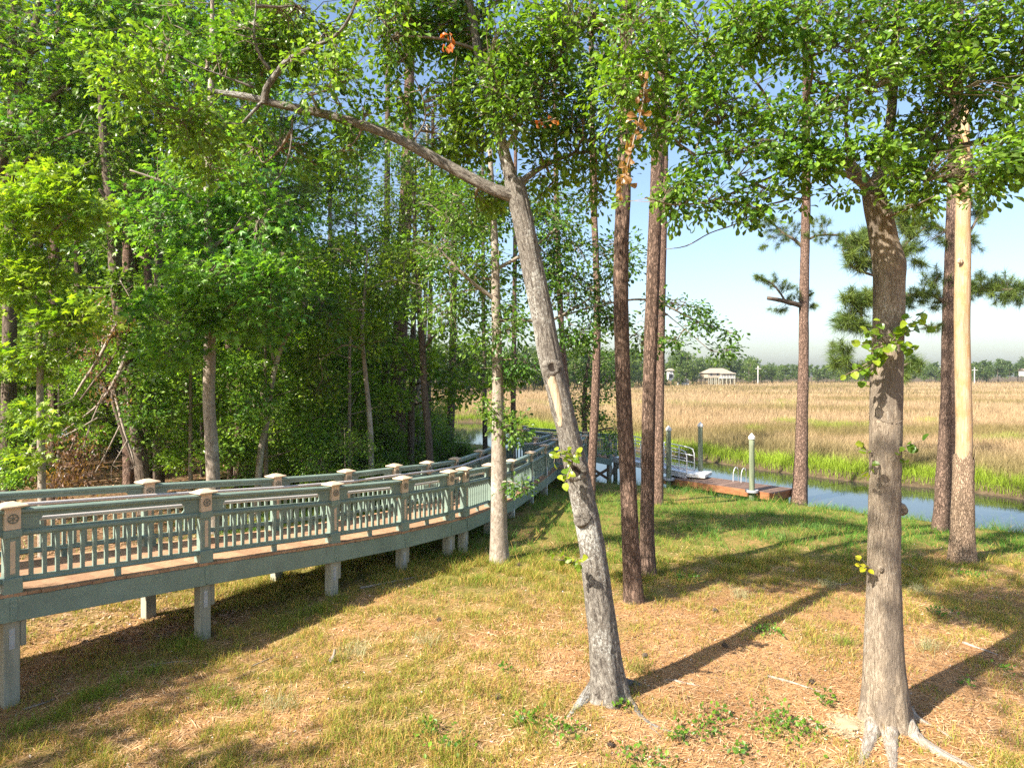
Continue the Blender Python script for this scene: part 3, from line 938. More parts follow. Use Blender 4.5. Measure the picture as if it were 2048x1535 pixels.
def railing(nodes, sgn, label):
    """sgn +1: outside of the rail is to the right of travel"""
    root = empty('railing', nodes[0])
    tag(root, label, 'railing')
    O = np.array(root.location)
    for i, p in enumerate(nodes):
        q = nodes[min(i + 1, len(nodes) - 1)] - nodes[max(i - 1, 0)]
        rz = math.atan2(q[1], q[0])
        # local -Y must face the outside
        rot = rz if sgn > 0 else rz + math.pi
        post = link('railing_post', ME_POST, root, p - O, rot)
        link('post_block', ME_BLOCK, post)
        link('post_cap', ME_CAP, post)
        for r in (0, math.pi):
            link('inset_panel', ME_INSET, post, None, r)
            link('wheel_emblem', ME_EMBLEM, post, None, r)
    for i, (a, b) in enumerate(zip(nodes[:-1], nodes[1:])):
        A, B = a - O, b - O
        L = math.hypot(*(B - A)[:2])
        def run(name, prof, ea=0.0715, eb=0.0715, mat=M_TEAL):
            g = Geo()
            extrude(g, A, B, prof, ea, eb)
            return link(name, g.mesh(name, mat), root)
        run('top_rail', [(-0.045, 0.935), (0.045, 0.935), (0.068, 0.955), (0.068, 0.985), (0.045, 1.0), (-0.045, 1.0), (-0.068, 0.985), (-0.068, 0.955)], 0.084, 0.084)
        run('middle_rail', [(-0.03, 0.665), (0.03, 0.665), (0.045, 0.69), (0.045, 0.715), (0.03, 0.735), (-0.03, 0.735), (-0.045, 0.715), (-0.045, 0.69)], 0.095, 0.095)
        run('bottom_rail', [(-0.03, 0.105), (0.03, 0.105), (0.048, 0.125), (0.03, 0.145), (0.03, 0.175), (-0.03, 0.175), (-0.03, 0.145), (-0.048, 0.125)], 0.099, 0.099)
        # frieze board with its long slot
        g = Geo()
        gus = min(0.30, L * 0.22)
        for (e0, e1, z0, z1) in ((0.084, L - 0.084, 0.885, 0.934), (0.084, L - 0.084, 0.736, 0.752), (0.084, gus, 0.7525, 0.8845), (L - gus, L - 0.084, 0.7525, 0.8845)):
            extrude(g, A, B, rect(-0.02, 0.02, z0, z1, 0.003), e0, L - e1)
        t = (B - A) / L
        for e, s in ((gus, 1), (L - gus, -1)):
            for (zz, sz) in ((0.753, 1), (0.884, -1)):
                V = []
                r = np.array((t[1], -t[0], 0)) * 0.019
                for w in (-1, 1):
                    for (dl, dz) in ((0, 0), (0.035 * s, 0), (0, 0.035 * sz)):
                        V.append(A + t * (e + dl) + np.array((0, 0, zz + dz)) + r * w)
                g.add(V, [np.array([(0, 1, 2), (3, 5, 4)]), np.array([(1, 4, 5, 2)])])
        link('frieze_board', g.mesh('frieze_board', M_TEAL), root)
        if L > 1.0:
            link('rail_foot', ME_FOOT, root, A + (B - A) * 0.5, math.atan2(t[1], t[0]))
        n = max(2, int(round((L - 0.2) / (0.142 if i < 8 else 0.125))))
        for k in range(1, n):
            p = A + (B - A) * ((0.07 + (L - 0.14) * k / n) / L)
            o = link('baluster', ME_BAL, root, p + np.array((0, 0, 0.172)), math.atan2(t[1], t[0]))
            o.scale = (1, 1, 0.497)
    # inner handrail: one round bar on brackets
    off = []
    for i, p in enumerate(nodes):
        q = nodes[min(i + 1, len(nodes) - 1)] - nodes[max(i - 1, 0)]
        d = unit(q[:2])
        off.append(p - O + np.array((d[1], -d[0], 0)) * (-sgn * 0.16) + np.array((0, 0, 0.83)))
    off = np.array(off)
    dense = np.concatenate([np.linspace(a, b, 4)[:-1] for a, b in zip(off[:-1], off[1:])] + [off[-1:]])
    g = Geo()
    tube(g, dense, np.full(len(dense), 0.027), 10, smooth_pts=False)
    link('handrail', g.mesh('handrail', M_HANDRAIL, True), root)
    g = Geo()
    for i, p in enumerate(nodes):
        a, b = p - O + np.array((0, 0, 0.77)), off[i] - np.array((0, 0, 0.02))
        tube(g, [a * 0.45 + b * 0.55 - np.array((0, 0, 0.05)), b], [0.008, 0.008], 6, 0.2)
    link('handrail_brackets', g.mesh('handrail_brackets', M_HANDRAIL, True), root)
    return root
railing(near_nodes, 1, 'teal baluster railing with tan post caps along the near lawn side of the boardwalk')
railing(far_nodes, -1, 'teal baluster railing with tan post caps along the far woodland side of the boardwalk')

# ------------------------------------------------------------------ floating dock, gangway, pilings
ax_d = np.array((0.645, -0.764, 0))
ac_d = np.array((0.764, 0.645, 0))
DK0 = np.array((6.65, 30.5, 0.0))
DL, DW, DZ = 5.35, 1.75, 0.45
dock = empty('floating_dock', DK0)
tag(dock, 'low floating timber dock with brown planks lying along the creek bank', 'dock')
drz = math.atan2(ax_d[1], ax_d[0])                    # local x along the dock, local y across (to the creek)
nb = 42
for k in range(nb):
    g = Geo()
    box(g, 0.003, DL / nb - 0.004, 0.045, DW - 0.045, -0.035, R3.uniform(-0.002, 0.003))
    o = link('dock_board', g.mesh('dock_board', M_DOCKWOOD), dock, ax_d * (DL * k / nb) + np.array((0, 0, DZ)), drz)
for name, (x0, x1, y0, y1) in (('edge_board', (0, DL, 0, 0.042)), ('edge_board', (0, DL, DW - 0.042, DW)), ('end_board', (-0.045, -0.002, 0, DW)), ('end_board', (DL + 0.002, DL + 0.045, 0, DW))):
    g = Geo()
    box(g, x0, x1, y0, y1, 0.17, DZ - 0.004, 0.004)
    link(name, g.mesh(name, M_DOCKEDGE), dock, (0, 0, 0), drz)
for k in range(4):
    g = Geo()
    box(g, 0.2 + k * 1.3, 1.25 + k * 1.3, 0.12, DW - 0.12, -0.2, 0.165, 0.04)
    link('float_block', g.mesh('float_block', M_FLOAT), dock, (0, 0, 0), drz)
def dock_xy(u, v): return DK0 + ax_d * u + ac_d * v
collars = ((0.55, -0.17), (4.55, -0.17), (0.75, DW + 0.17), (5.42, DW + 0.17))
for (u, v) in collars:
    g = Geo()
    V = []
    for k in range(20):
        a = 2 * math.pi * k / 20
        for r, z in ((0.15, 0), (0.15, 0.09), (0.25, 0.09), (0.25, 0)):
            V.append((math.cos(a) * r, math.sin(a) * r, z))
    q = [(k * 4 + j, ((k + 1) % 20) * 4 + j, ((k + 1) % 20) * 4 + (j + 1) % 4, k * 4 + (j + 1) % 4) for k in range(20) for j in range(4)]
    g.add(V, np.array(q))
    link('piling_collar', g.mesh('piling_collar', M_STEEL), dock, ax_d * u + ac_d * v + np.array((0, 0, DZ - 0.03)), drz)
lad = link('swim_ladder', None, dock, ax_d * 2.75 + ac_d * (DW - 0.1) + np.array((0, 0, DZ)), drz)
g = Geo()
for xx in (0, 0.38):
    tube(g, [(xx, -0.25, 0), (xx, -0.22, 0.42), (xx, -0.05, 0.60), (xx, 0.14, 0.45), (xx, 0.17, -0.3), (xx, 0.17, -1.0)], [0.018] * 6, 8, 0.12)
link('ladder_rail', g.mesh('ladder_rail', M_ALU, True), lad)
pil_lab = ['treated round piling with white cone cap at the near left dock corner beside the gangway',
           'treated round piling with white cone cap standing alone at the middle of the dock front',
           'treated round piling with white cone cap behind the end of the gangway rails',
           'treated round piling with white cone cap half hidden behind the pine at the dock end']
for (u, v), lab, top in zip(collars, pil_lab, (2.62, 2.55, 2.70, 2.62)):
    p = dock_xy(u, v)
    r = empty('dock_piling', (p[0], p[1], -0.9))
    tag(r, lab, 'piling', 'pilings that hold the floating dock')
    g = Geo(); tube(g, [(0, 0, 0), (0.004, 0, 1.8), (0, 0.004, top + 0.9)], [0.112, 0.108, 0.104], 16, 0.3, amp=0.03, seed=int(u * 10))
    link('post', g.mesh('post', M_DOCKPILE, True), r)
    g = Geo(); tube(g, [(0, 0, top + 0.86), (0, 0, top + 0.95), (0, 0, top + 0.952), (0, 0, top + 1.09)], [0.128, 0.128, 0.126, 0.006], 18, smooth_pts=False)
    link('cone_cap', g.mesh('cone_cap', M_WHITE), r)

GS = np.array((4.98, 32.55, 1.12))
GE = np.array((8.05, 30.75, 0.60))
gang = empty('gangway', GS)
tag(gang, 'aluminium gangway with tube handrails sloping down from platform to dock', 'gangway')
gt = GE - GS
gl = math.hypot(gt[0], gt[1])
gside = np.array((gt[1], -gt[0], 0)) / gl
g = Geo(); extrude(g, GS - GS, GE - GS, rect(-0.56, 0.56, -0.10, 0.0)); link('walkway', g.mesh('walkway', M_ALU), gang)
for s in (-1, 1):
    g = Geo(); extrude(g, (0, 0, 0), GE - GS, rect(s * 0.60 - 0.03, s * 0.60 + 0.03, -0.16, 0.09)); link('side_channel', g.mesh('side_channel', M_ALU), gang)
    o3 = gside * s * 0.60
    rail = link('handrail', None, gang)
    g = Geo()
    e = GE - GS
    for hgt in (1.05, 0.72, 0.40):
        pts = [o3 + np.array((0, 0, hgt)), o3 + e * 0.5 + np.array((0, 0, hgt)), o3 + e * (0.93 if hgt == 1.05 else 0.995) + np.array((0, 0, hgt))]
        if hgt == 1.05: pts += [o3 + e * 0.985 + np.array((0, 0, 0.93)), o3 + e * 1.0 + np.array((0, 0, 0.72)), o3 + e * 1.0 + np.array((0, 0, 0.05))]
        tube(g, pts, [0.024 if hgt > 1 else 0.019] * len(pts), 8, 0.1)
    link('rail_bar', g.mesh('rail_bar', M_ALU, True), rail)
    for f in (0.0, 0.2, 0.4, 0.6, 0.8):
        g = Geo(); tube(g, [(0, 0, 0.0), (0, 0, 1.04)], [0.02, 0.02], 8, 1.0)
        link('upright', g.mesh('upright', M_ALU, True), rail, o3 + e * f)
g = Geo(); box(g, 0.0, 1.05, -0.62, 0.62, -0.13, 0.02, 0.015)
link('landing_plate', g.mesh('landing_plate', M_WHITE), gang, GE - GS - gt / gl * 0.25, math.atan2(gt[1], gt[0]))

# ------------------------------------------------------------------ the two big oaks in front
OAK_A, OAK_B = (0.060, 0.155, 0.022), (0.230, 0.350, 0.045)
def stick_root(root, name, pts, mat, sides=8, amp=0.12, seed=0):
    P, R = [], []
    for (x, y, w, lift) in pts:
        b = ground_hit(x, y)
        r = w / 2 / FPX * b[1]
        P.append(b + np.array((0, 0, (lift - 0.35) * r)))
        R.append(r)
    if pts[0][3] > 0.3:
        c = np.array(root.location)
        P.insert(0, P[0] * 0.45 + c * 0.55 + np.array((0, 0, 0.30)))
        R.insert(0, R[0] * 0.9)
        P[1] = P[1] + np.array((0, 0, 0.06))
    return part_tube(root, name, P, R, mat, sides=sides, step=0.08, amp=amp, fk=6, fv=3, seed=seed, lump=0.2)

# leaning grey oak
rng = np.random.default_rng(101)
b, P, R = trunk_from((1217, 1395, 66), [(1213, 1345, 60), (1206, 1270, 55), (1197, 1190, 52), (1186, 1110, 51), (1174, 1040, 49), (1158, 960, 46), (1138, 870, 43), (1118, 790, 44), (1101, 720, 45), (1086, 640, 43),
                     (1070, 560, 41), (1054, 480, 39), (1039, 410, 38), (1027, 360, 35)])
t1 = empty('oak_tree', b)
tag(t1, 'large grey barked oak leaning left with a hollow knot and one long bare limb', 'oak tree', 'broadleaf trees on the creek bank')
D1 = b[1]
tp, tr = part_tube(t1, 'trunk', P, R, M_OAK_GREY, sides=72, step=0.04, amp=0.07, fk=9, fv=1.3, flare=0.6, lobes=5, seed=2, lump=0.06, ridge=0.011)
limb_px = [
    [(1026, 372, 40), (1006, 300, 32), (992, 240, 30), (975, 180, 28), (958, 110, 25), (945, 40, 22), (930, -40, 19), (915, -150, 14), (905, -260, 8)],
    [(1030, 392, 40), (990, 380, 32), (930, 350, 28), (860, 312, 26), (790, 275, 25), (715, 247, 24), (640, 226, 23), (560, 210, 22), (500, 195, 19), (455, 187, 16), (415, 181, 13)],
    [(1030, 375, 22), (1062, 348, 17), (1100, 326, 13), (1150, 307, 11), (1210, 300, 7)],
    [(1008, 305, 16), (1040, 248, 13), (1075, 192, 11), (1130, 108, 9), (1172, 50, 7), (1210, -20, 5)],
    [(530, 206, 22), (533, 178, 19), (552, 150, 17), (575, 122, 15), (618, 98, 12), (662, 78, 10), (690, 50, 9), (712, 5, 7), (735, -60, 4)],
    [(552, 150, 13), (530, 128, 11), (515, 100, 9), (508, 60, 7), (512, 0, 5), (500, -60, 4)],
    [(640, 226, 14), (632, 208, 11), (622, 190, 6), (595, 176, 4)],
    [(522, 206, 10), (505, 225, 8), (483, 248, 6)],
    [(443, 185, 8), (430, 200, 7), (405, 225, 5), (375, 250, 4), (345, 275, 3)],
    [(508, 175, 7), (440, 150, 5), (390, 130, 4), (340, 100, 3)],
    [(945, 40, 14), (1000, 0, 11), (1080, -60, 8), (1160, -120, 5)],
    [(585, 240, 6), (580, 300, 5), (560, 350, 4), (540, 370, 3)],
    [(820, 290, 6), (850, 240, 5), (840, 180, 4), (800, 110, 3), (770, 40, 3)],
]
doff = [0, -0.25, 0.5, -0.5, -0.9, -0.7, -0.3, -0.3, -0.5, -0.6, 0.7, -0.1, -0.5]
limb_pts = [tp[-8:]]
for k, (l, do) in enumerate(zip(limb_px, doff)):
    n = len(l)
    l = [(x, y, w * 0.76) for (x, y, w) in l]
    if k in (0, 1, 2): LP, LR = pxline([(x, y, w, do * i / max(1, n - 1)) for i, (x, y, w) in enumerate(l)], D1)
    elif k in (4, 5, 6, 7, 8, 9): LP, LR = pxline([(x, y, w, -0.2 + do * i / max(1, n - 1) * 0.5) for i, (x, y, w) in enumerate(l)], D1)
    else: LP, LR = pxline([(x, y, w, do * i / max(1, n - 1)) for i, (x, y, w) in enumerate(l)], D1)
    pp, _ = part_tube(t1, 'limb' if k < 2 else 'branch', LP, LR, M_OAK_GREY, sides=20 if k < 2 else 9, step=0.06, amp=0.10, fk=6, fv=2.5, seed=20 + k, lump=0.10)
    limb_pts.append(pp)
limbs1 = np.concatenate(limb_pts)
def pb(x, y, d, rx, ry, rd, n):
    return (px(x, y, d), np.array((rx / FPX * d, rd, ry / FPX * d)), n)
blobs1 = [pb(*t[:6], int(t[6] * 0.95)) for t in [(440, 105, 8.4, 140, 90, .8, 210), (580, 50, 8.5, 150, 85, .8, 200), (370, 240, 7.7, 90, 60, .7, 90), (540, 300, 8.9, 120, 55, .6, 80), (670, 170, 8.0, 90, 100, .8, 95),
    (430, 320, 8.7, 90, 50, .6, 55), (790, 60, 8.3, 90, 90, .9, 110), (870, 120, 8.4, 110, 120, 1.0, 220), (870, 260, 8.6, 100, 60, .8, 90), (1000, 60, 8.3, 140, 110, 1.2, 230),
    (1080, 180, 8.4, 120, 110, 1.2, 210), (1140, 60, 8.2, 110, 90, 1.0, 140), (1150, 260, 8.5, 110, 70, .8, 90), (1000, 200, 7.9, 80, 90, .6, 90), (960, 310, 8.9, 90, 50, .7, 70),
    (1080, 330, 8.6, 70, 40, .6, 45), (280, 160, 7.6, 80, 110, .8, 90), (660, -120, 8.2, 330, 110, 1.3, 220), (1020, -140, 8.4, 330, 130, 1.6, 260), (700, 300, 8.1, 50, 50, .4, 22), (1240, 110, 8.9, 90, 110, .9, 110), (1210, 330, 9.2, 80, 60, .6, 50), (1290, 260, 9.3, 80, 80, .6, 55), (1180, 400, 9.2, 40, 30, .4, 14), (1080, 390, 9.0, 40, 24, .4, 12), (960, 400, 9.3, 60, 40, .6, 40)]]
crown(t1, rng, limbs1, blobs1, 10, 0.085, 0.088, 'oak', OAK_A, OAK_B, singles=300, seed=3, gap=0.48, freq=1.9)
# roots
for k, r in enumerate([[(1190, 1385, 34, .4), (1165, 1405, 24, .25), (1145, 1425, 13, .0), (1135, 1433, 6, -.4)], [(1235, 1385, 34, .4), (1262, 1408, 20, .2), (1290, 1440, 11, .05), (1330, 1462, 7, 0), (1370, 1470, 4, -.3)],
                       [(1240, 1375, 30, .4), (1266, 1368, 20, .2), (1290, 1372, 8, -.3)], [(1330, 1358, 5, -.2), (1350, 1362, 9, .1), (1385, 1370, 7, 0), (1400, 1372, 4, -.3)]]):
    stick_root(t1, 'root', r, M_OAK_GREY if k != 3 else M_ROOT, seed=k + 40)
# hollow knot, callus knots and the long bare scar
O1 = np.array(t1.location)
def knot(root, x, y, d, r, hole, seed, flat=0.55, mat=M_OAK_GREY):
    c = px(x, y, d)
    g = Geo()
    V, uv = [], []
    nr, ns = 8, 22
    prof = [(1.15, 0.10), (1.0, -0.25), (0.82, -0.5), (0.62, -0.56), (0.48, -0.42), (0.40, -0.1), (0.33, 0.3), (0.25, 0.5)] if hole else [(1.15, 0.10), (1.0, -0.3), (0.85, -0.55), (0.66, -0.7), (0.5, -0.68), (0.36, -0.6), (0.2, -0.62), (0.05, -0.66)]
    for (rr, dy) in prof:
        for k in range(ns):
            a = 2 * math.pi * k / ns
            q = np.array([[math.cos(a) * 1.3, math.sin(a) * 1.3, rr * 2.0 + seed]])
            w = 1 + 0.35 * (float(vnoise(q * 1.5, seed)[0]) - 0.5)
            V.append(c + np.array((math.cos(a) * rr * r * w, dy * r * flat * w, math.sin(a) * rr * r * w * 1.08)) - np.array(root.location))
            uv.append((a * r, rr * r))
    i = np.arange(nr - 1)[:, None] * ns + np.arange(ns)[None]
    j = np.arange(nr - 1)[:, None] * ns + (np.arange(ns)[None] + 1) % ns
    g.add(V, [np.stack([i, j, j + ns, i + ns], -1).reshape(-1, 4), np.array([[(nr - 1) * ns + k for k in range(ns)]])], uv=np.array(uv))
    o = link('knot', g.mesh('knot', mat, True), root)
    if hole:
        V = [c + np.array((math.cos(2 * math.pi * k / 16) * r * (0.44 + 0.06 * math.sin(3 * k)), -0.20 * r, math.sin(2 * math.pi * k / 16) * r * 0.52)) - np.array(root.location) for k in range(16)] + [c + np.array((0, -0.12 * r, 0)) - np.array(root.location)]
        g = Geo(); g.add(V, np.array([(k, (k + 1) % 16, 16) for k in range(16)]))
        link('hollow', g.mesh('hollow', M_HOLE_SHADE), o)  # shallow dark disc across the opening, shade painted in place of depth
    return o
def on_trunk(tp, tr, y):
    k = int(np.argmin(np.abs(HY - (tp[:, 2] - EYE) / tp[:, 1] * FPX - y)))
    return tp[k], tr[k]
p_, r_ = on_trunk(tp, tr, 735); knot(t1, 1104, 735, p_[1] - r_ * 0.93, 0.098, True, 5)
p_, r_ = on_trunk(tp, tr, 940); knot(t1, 1152, 942, p_[1] - r_ * 0.97, 0.115, True, 6, 0.42, M_OAK_GREY)
p_, r_ = on_trunk(tp, tr, 1035); knot(t1, 1166, 1035, p_[1] - r_ * 0.95, 0.10, False, 8)
def surface_strip(root, tp, tr, rows, mat, name, lift=0.012):
    """thin strip lying on the trunk towards the camera; rows (y, x0, x1) in photo pixels"""
    V, uv = [], []
    m = 9
    for (y, x0, x1) in rows:
        p, r = on_trunk(tp, tr, y)
        for k in range(m):
            x = x0 + (x1 - x0) * k / (m - 1)
            X = (x - CX) / FPX * (p[1] - r)
            dx = np.clip((X - p[0]) / r, -0.97, 0.97)
            edge = abs(k / (m - 1) - 0.5) * 2
            d = p[1] - (r * 1.02 + lift * (1 - edge ** 4)) * math.sqrt(1 - dx * dx)
            V.append(np.array((p[0] + dx * r, d, EYE - (y - HY) / FPX * (p[1] - r))) - np.array(root.location))
            uv.append((X, y * 0.006))
    n = len(rows)
    i = np.arange(n - 1)[:, None] * m + np.arange(m - 1)[None]
    g = Geo(); g.add(V, np.stack([i, i + 1, i + m + 1, i + m], -1).reshape(-1, 4)[:, ::-1], uv=np.array(uv))
    return link(name, g.mesh(name, mat, True), root)
surface_strip(t1, tp, tr, [(752, 1098, 1110), (765, 1094, 1114), (780, 1095, 1118), (800, 1100, 1122), (820, 1105, 1124), (840, 1110, 1126), (852, 1116, 1124)], M_SCAR, 'bark_scar', 0.02)

def sprig(root, rng, base, tips, n_per, size, colA, colB, shape='vine', name='vine_leaf', stem_mat=M_TWIG):
    """a leafy shoot: stems from base to each tip with single leaf objects along them"""
    O = np.array(root.location)
    g = Geo()
    pos, axs = [], []
    for t in tips:
        m = base * 0.5 + t * 0.5 + rng.normal(0, 0.04, 3)
        P, _, _ = tube(g, [base - O, m - O, t - O], [0.008, 0.006, 0.003], 5, 0.05, cap=False)
        for k in range(n_per):
            q = P[int(len(P) * (0.25 + 0.74 * (k + rng.random() * 0.6) / n_per)) % len(P)] + O
            a = unit(rng.normal(0, 1, 3) + unit(t - base) * 0.7 + np.array((0, -0.3, -0.25)))
            pos.append(q); axs.append(a)
    link('shoot_stem', g.mesh('shoot_stem', stem_mat, True), root)
    pos, axs = np.array(pos), np.array(axs)
    Rm = leaf_frames(axs, rng.normal(0, 0.5, (len(pos), 3)) + np.array((-0.4, -0.7, 0.7)))
    meshes = []
    for k in range(6):
        c = leaf_cols(rng, 1, colA, colB, 0.15)
        tv, tf = SHAPES[shape]
        wide = tv
        meshes.append(make_mesh(name, wide, tf, M_LEAF, col=np.repeat(c, len(tv), 0)))
    for i in range(len(pos)):
        s = size * (0.7 + 0.6 * rng.random())
        o = bpy.data.objects.new(name, meshes[i % 6])
        M = Matrix([list(Rm[i][r] * s) for r in range(3)]).to_4x4()
        M.translation = Vector(pos[i] - O)
        o.parent = root
        o.matrix_basis = M
        COL.objects.link(o)
YG, YG2 = (0.12, 0.22, 0.02), (0.34, 0.40, 0.03)
d_ = D1 - 0.32
sprig(t1, rng, px(1145, 925, d_), [px(1115, 900, d_ - .1), px(1130, 905, d_ - .15), px(1160, 905, d_ - .2), px(1118, 950, d_ - .1), px(1130, 965, d_ - .15), px(1108, 925, d_)], 6, 0.082, YG, YG2)
sprig(t1, rng, px(1150, 1125, d_), [px(1105, 1118, d_ - .1), px(1125, 1110, d_ - .1), px(1165, 1115, d_ - .2), px(1160, 1135, d_ - .15), px(1120, 1100, d_)], 4, 0.075, YG, YG2)

# the pale right-hand oak
rng = np.random.default_rng(202)
b, P, R = trunk_from((1772, 1448, 78), [(1770, 1390, 74), (1768, 1310, 67), (1768, 1230, 64), (1768, 1150, 61), (1769, 1065, 59), (1770, 980, 57), (1771, 880, 57), (1772, 790, 57), (1775, 700, 56), (1777, 620, 56), (1778, 565, 56),
                     (1778, 527, 58), (1769, 490, 50), (1762, 450, 47), (1752, 412, 43), (1746, 380, 40)])
t2 = empty('oak_tree', b)
tag(t2, 'straight pale tan oak with bulging burl and white spreading roots nearest the lawn corner', 'oak tree', 'broadleaf trees on the creek bank')
D2 = b[1]
tp2, tr2 = part_tube(t2, 'trunk', P, R, M_OAK_TAN, sides=72, step=0.04, amp=0.05, fk=10, fv=1.0, flare=0.55, lobes=6, seed=4, lump=0.05, ridge=0.008)
limb_px = [
    [(1742, 385, 36), (1715, 345, 26), (1670, 312, 22), (1620, 294, 19), (1560, 265, 17), (1510, 235, 15), (1445, 210, 13), (1380, 178, 11), (1310, 130, 9), (1265, 65, 7), (1240, 0, 5), (1225, -60, 4)],
    [(1748, 385, 38), (1768, 320, 28), (1780, 250, 24), (1786, 180, 21), (1790, 100, 18), (1795, 20, 15), (1800, -80, 11), (1790, -200, 6)],
    [(1740, 382, 20), (1700, 352, 15), (1640, 332, 11), (1560, 315, 8), (1470, 302, 6), (1390, 310, 4)],
    [(1752, 380, 26), (1800, 345, 20), (1860, 312, 16), (1940, 288, 13), (2030, 268, 10), (2120, 240, 7)],
    [(1620, 294, 10), (1560, 345, 8), (1490, 375, 6), (1420, 402, 5), (1350, 410, 4), (1290, 395, 3)],
    [(1700, 330, 9), (1692, 240, 9), (1700, 150, 8), (1696, 70, 6), (1702, -20, 5)],
    [(1620, 294, 9), (1608, 220, 8), (1625, 140, 6), (1600, 60, 5)],
    [(1788, 170, 14), (1840, 110, 11), (1910, 60, 9), (1990, 10, 7), (2060, -40, 5)],
    [(1786, 190, 12), (1740, 120, 9), (1660, 60, 8), (1580, 10, 6), (1500, -30, 4)],
    [(1550, 262, 7), (1530, 190, 6), (1480, 130, 5), (1420, 80, 4), (1380, 30, 3)],
    [(1860, 312, 8), (1900, 250, 7), (1960, 190, 6), (2030, 150, 5)],
    [(1640, 355, 5), (1575, 398, 4.5), (1530, 412, 4), (1478, 445, 3.5), (1420, 466, 3), (1372, 492, 2.5), (1330, 498, 2)],
]
doff = [-0.5, 0.2, -0.8, -0.4, -1.0, 0.3, -0.6, -0.5, 0.4, 0.2, 0.4, -0.3]
limb_pts = [tp2[-8:]]
for k, (l, do) in enumerate(zip(limb_px, doff)):
    n = len(l)
    LP, LR = pxline([(x, y, w * 0.85, do * i / max(1, n - 1)) for i, (x, y, w) in enumerate(l)], D2)
    pp, _ = part_tube(t2, 'limb' if k in (0, 1, 3) else 'branch', LP, LR, M_OAK_TAN if k in (0, 1, 3) else M_TWIG, sides=16 if k < 4 else 8, step=0.07, amp=0.10, fk=6, fv=2.5, seed=60 + k, lump=0.12)
    limb_pts.append(pp)
limbs2 = np.concatenate(limb_pts)
blobs2 = [pb(*t[:6], int(t[6] * 0.97)) for t in [(1290, 90, 7.0, 100, 95, .8, 120), (1420, 60, 7.0, 130, 85, .9, 150), (1560, 70, 7.0, 130, 95, .9, 140), (1700, 80, 7.1, 130, 105, 1.0, 150), (1860, 60, 7.0, 140, 105, 1.0, 210),
    (1990, 110, 7.0, 120, 135, 1.0, 210), (1450, 200, 7.0, 120, 60, .8, 80), (1330, 230, 7.0, 90, 70, .7, 80), (1580, 250, 7.0, 120, 60, .8, 90), (1480, 320, 6.9, 110, 40, .6, 70), (1620, 340, 6.9, 110, 34, .5, 50), (1505, 425, 6.9, 45, 26, .4, 18), (1860, 398, 6.8, 40, 24, .35, 18), (1965, 375, 6.8, 50, 30, .4, 24), (1680, 385, 6.9, 30, 20, .3, 8), (1610, 400, 7.0, 30, 22, .3, 8), (1345, 425, 7.1, 40, 24, .35, 12),
    (1750, 320, 6.8, 120, 48, .6, 75), (1890, 220, 7.0, 130, 90, .9, 170), (1900, 345, 6.9, 120, 48, .7, 110), (2020, 300, 6.9, 90, 80, .8, 110), (1700, 200, 7.1, 100, 70, .8, 70), (1400, 400, 7.0, 85, 30, .5, 32),
    (1300, 370, 7.0, 70, 40, .5, 36), (1520, 390, 7.0, 70, 28, .5, 30), (1230, 200, 7.1, 60, 90, .6, 55), (2140, 150, 7.0, 100, 200, 1.0, 150), (1600, -130, 7.2, 330, 110, 1.4, 230), (1950, -130, 7.2, 220, 110, 1.4, 170)]]
crown(t2, rng, limbs2, blobs2, 9, 0.075, 0.083, 'oak', (0.060, 0.160, 0.022), (0.230, 0.360, 0.045), singles=300, seed=8, gap=0.49, freq=2.1, r0=0.010)
for k, r in enumerate([[(1752, 1440, 40, .4), (1742, 1475, 30, .3), (1730, 1505, 22, .1), (1722, 1532, 12, -.2)], [(1778, 1445, 40, .4), (1782, 1490, 26, .3), (1786, 1530, 20, .1), (1788, 1575, 12, -.3)],
                       [(1800, 1440, 44, .4), (1835, 1478, 30, .3), (1880, 1505, 24, .15), (1930, 1530, 16, .0), (1985, 1560, 10, -.3)], [(1812, 1432, 26, .4), (1840, 1442, 16, .1), (1868, 1452, 8, -.3)]]):
    stick_root(t2, 'root', r, M_ROOT, seed=k + 70, sides=10)
for (x, y, r, s) in ((1802, 1018, 0.065, 12), (1793, 1245, 0.055, 13), (1762, 1137, 0.03, 14)):
    p_, r_ = on_trunk(tp2, tr2, y)
    X = (x - CX) / FPX * p_[1]
    dx = np.clip((X - p_[0]) / r_, -0.95, 0.95)
    knot(t2, x, y, p_[1] - r_ * math.sqrt(1 - dx * dx) * 0.9, r, False, s, 0.8, M_OAK_TAN)
for (y, s) in ((832, 1),):                                # the raised bark collar
    p_, r_ = on_trunk(tp2, tr2, y)
    pts = [p_ + np.array((math.cos(a) * r_ * 0.985, -math.sin(a) * r_ * 0.985, 0.035 * math.cos(2 * a) - 0.02)) for a in np.linspace(-0.3, math.pi + 0.3, 14)]
    part_tube(t2, 'bark_collar', pts, [0.012 + 0.010 * math.sin(math.pi * i / 13) for i in range(14)], M_OAK_TAN, sides=10, step=0.03, amp=0.3, fk=4, fv=8, seed=3)
d_ = D2 - 0.3
sprig(t2, rng, px(1775, 690, d_), [px(1720, 690, d_ - .1), px(1700, 745, d_ - .1), px(1735, 665, d_ - .15), px(1760, 640, d_ - .2), px(1800, 650, d_ - .15), px(1840, 650, d_ + .1), px(1870, 655, d_ + .2),
      px(1750, 720, d_ - .2), px(1780, 700, d_ - .25), px(1735, 760, d_), px(1690, 750, d_), px(1712, 775, d_), px(1810, 690, d_ - .1), px(1830, 700, d_), px(1740, 700, d_ - .2), px(1850, 620, d_ + .1), px(1820, 630, d_)], 6, 0.090, (0.085, 0.20, 0.02), (0.30, 0.38, 0.03))
sprig(t2, rng, px(1745, 905, d_ + .1), [px(1712, 895, d_ + .1), px(1725, 888, d_ + .1), px(1722, 950, d_ + .05), px(1735, 955, d_)], 3, 0.075, YG, YG2)
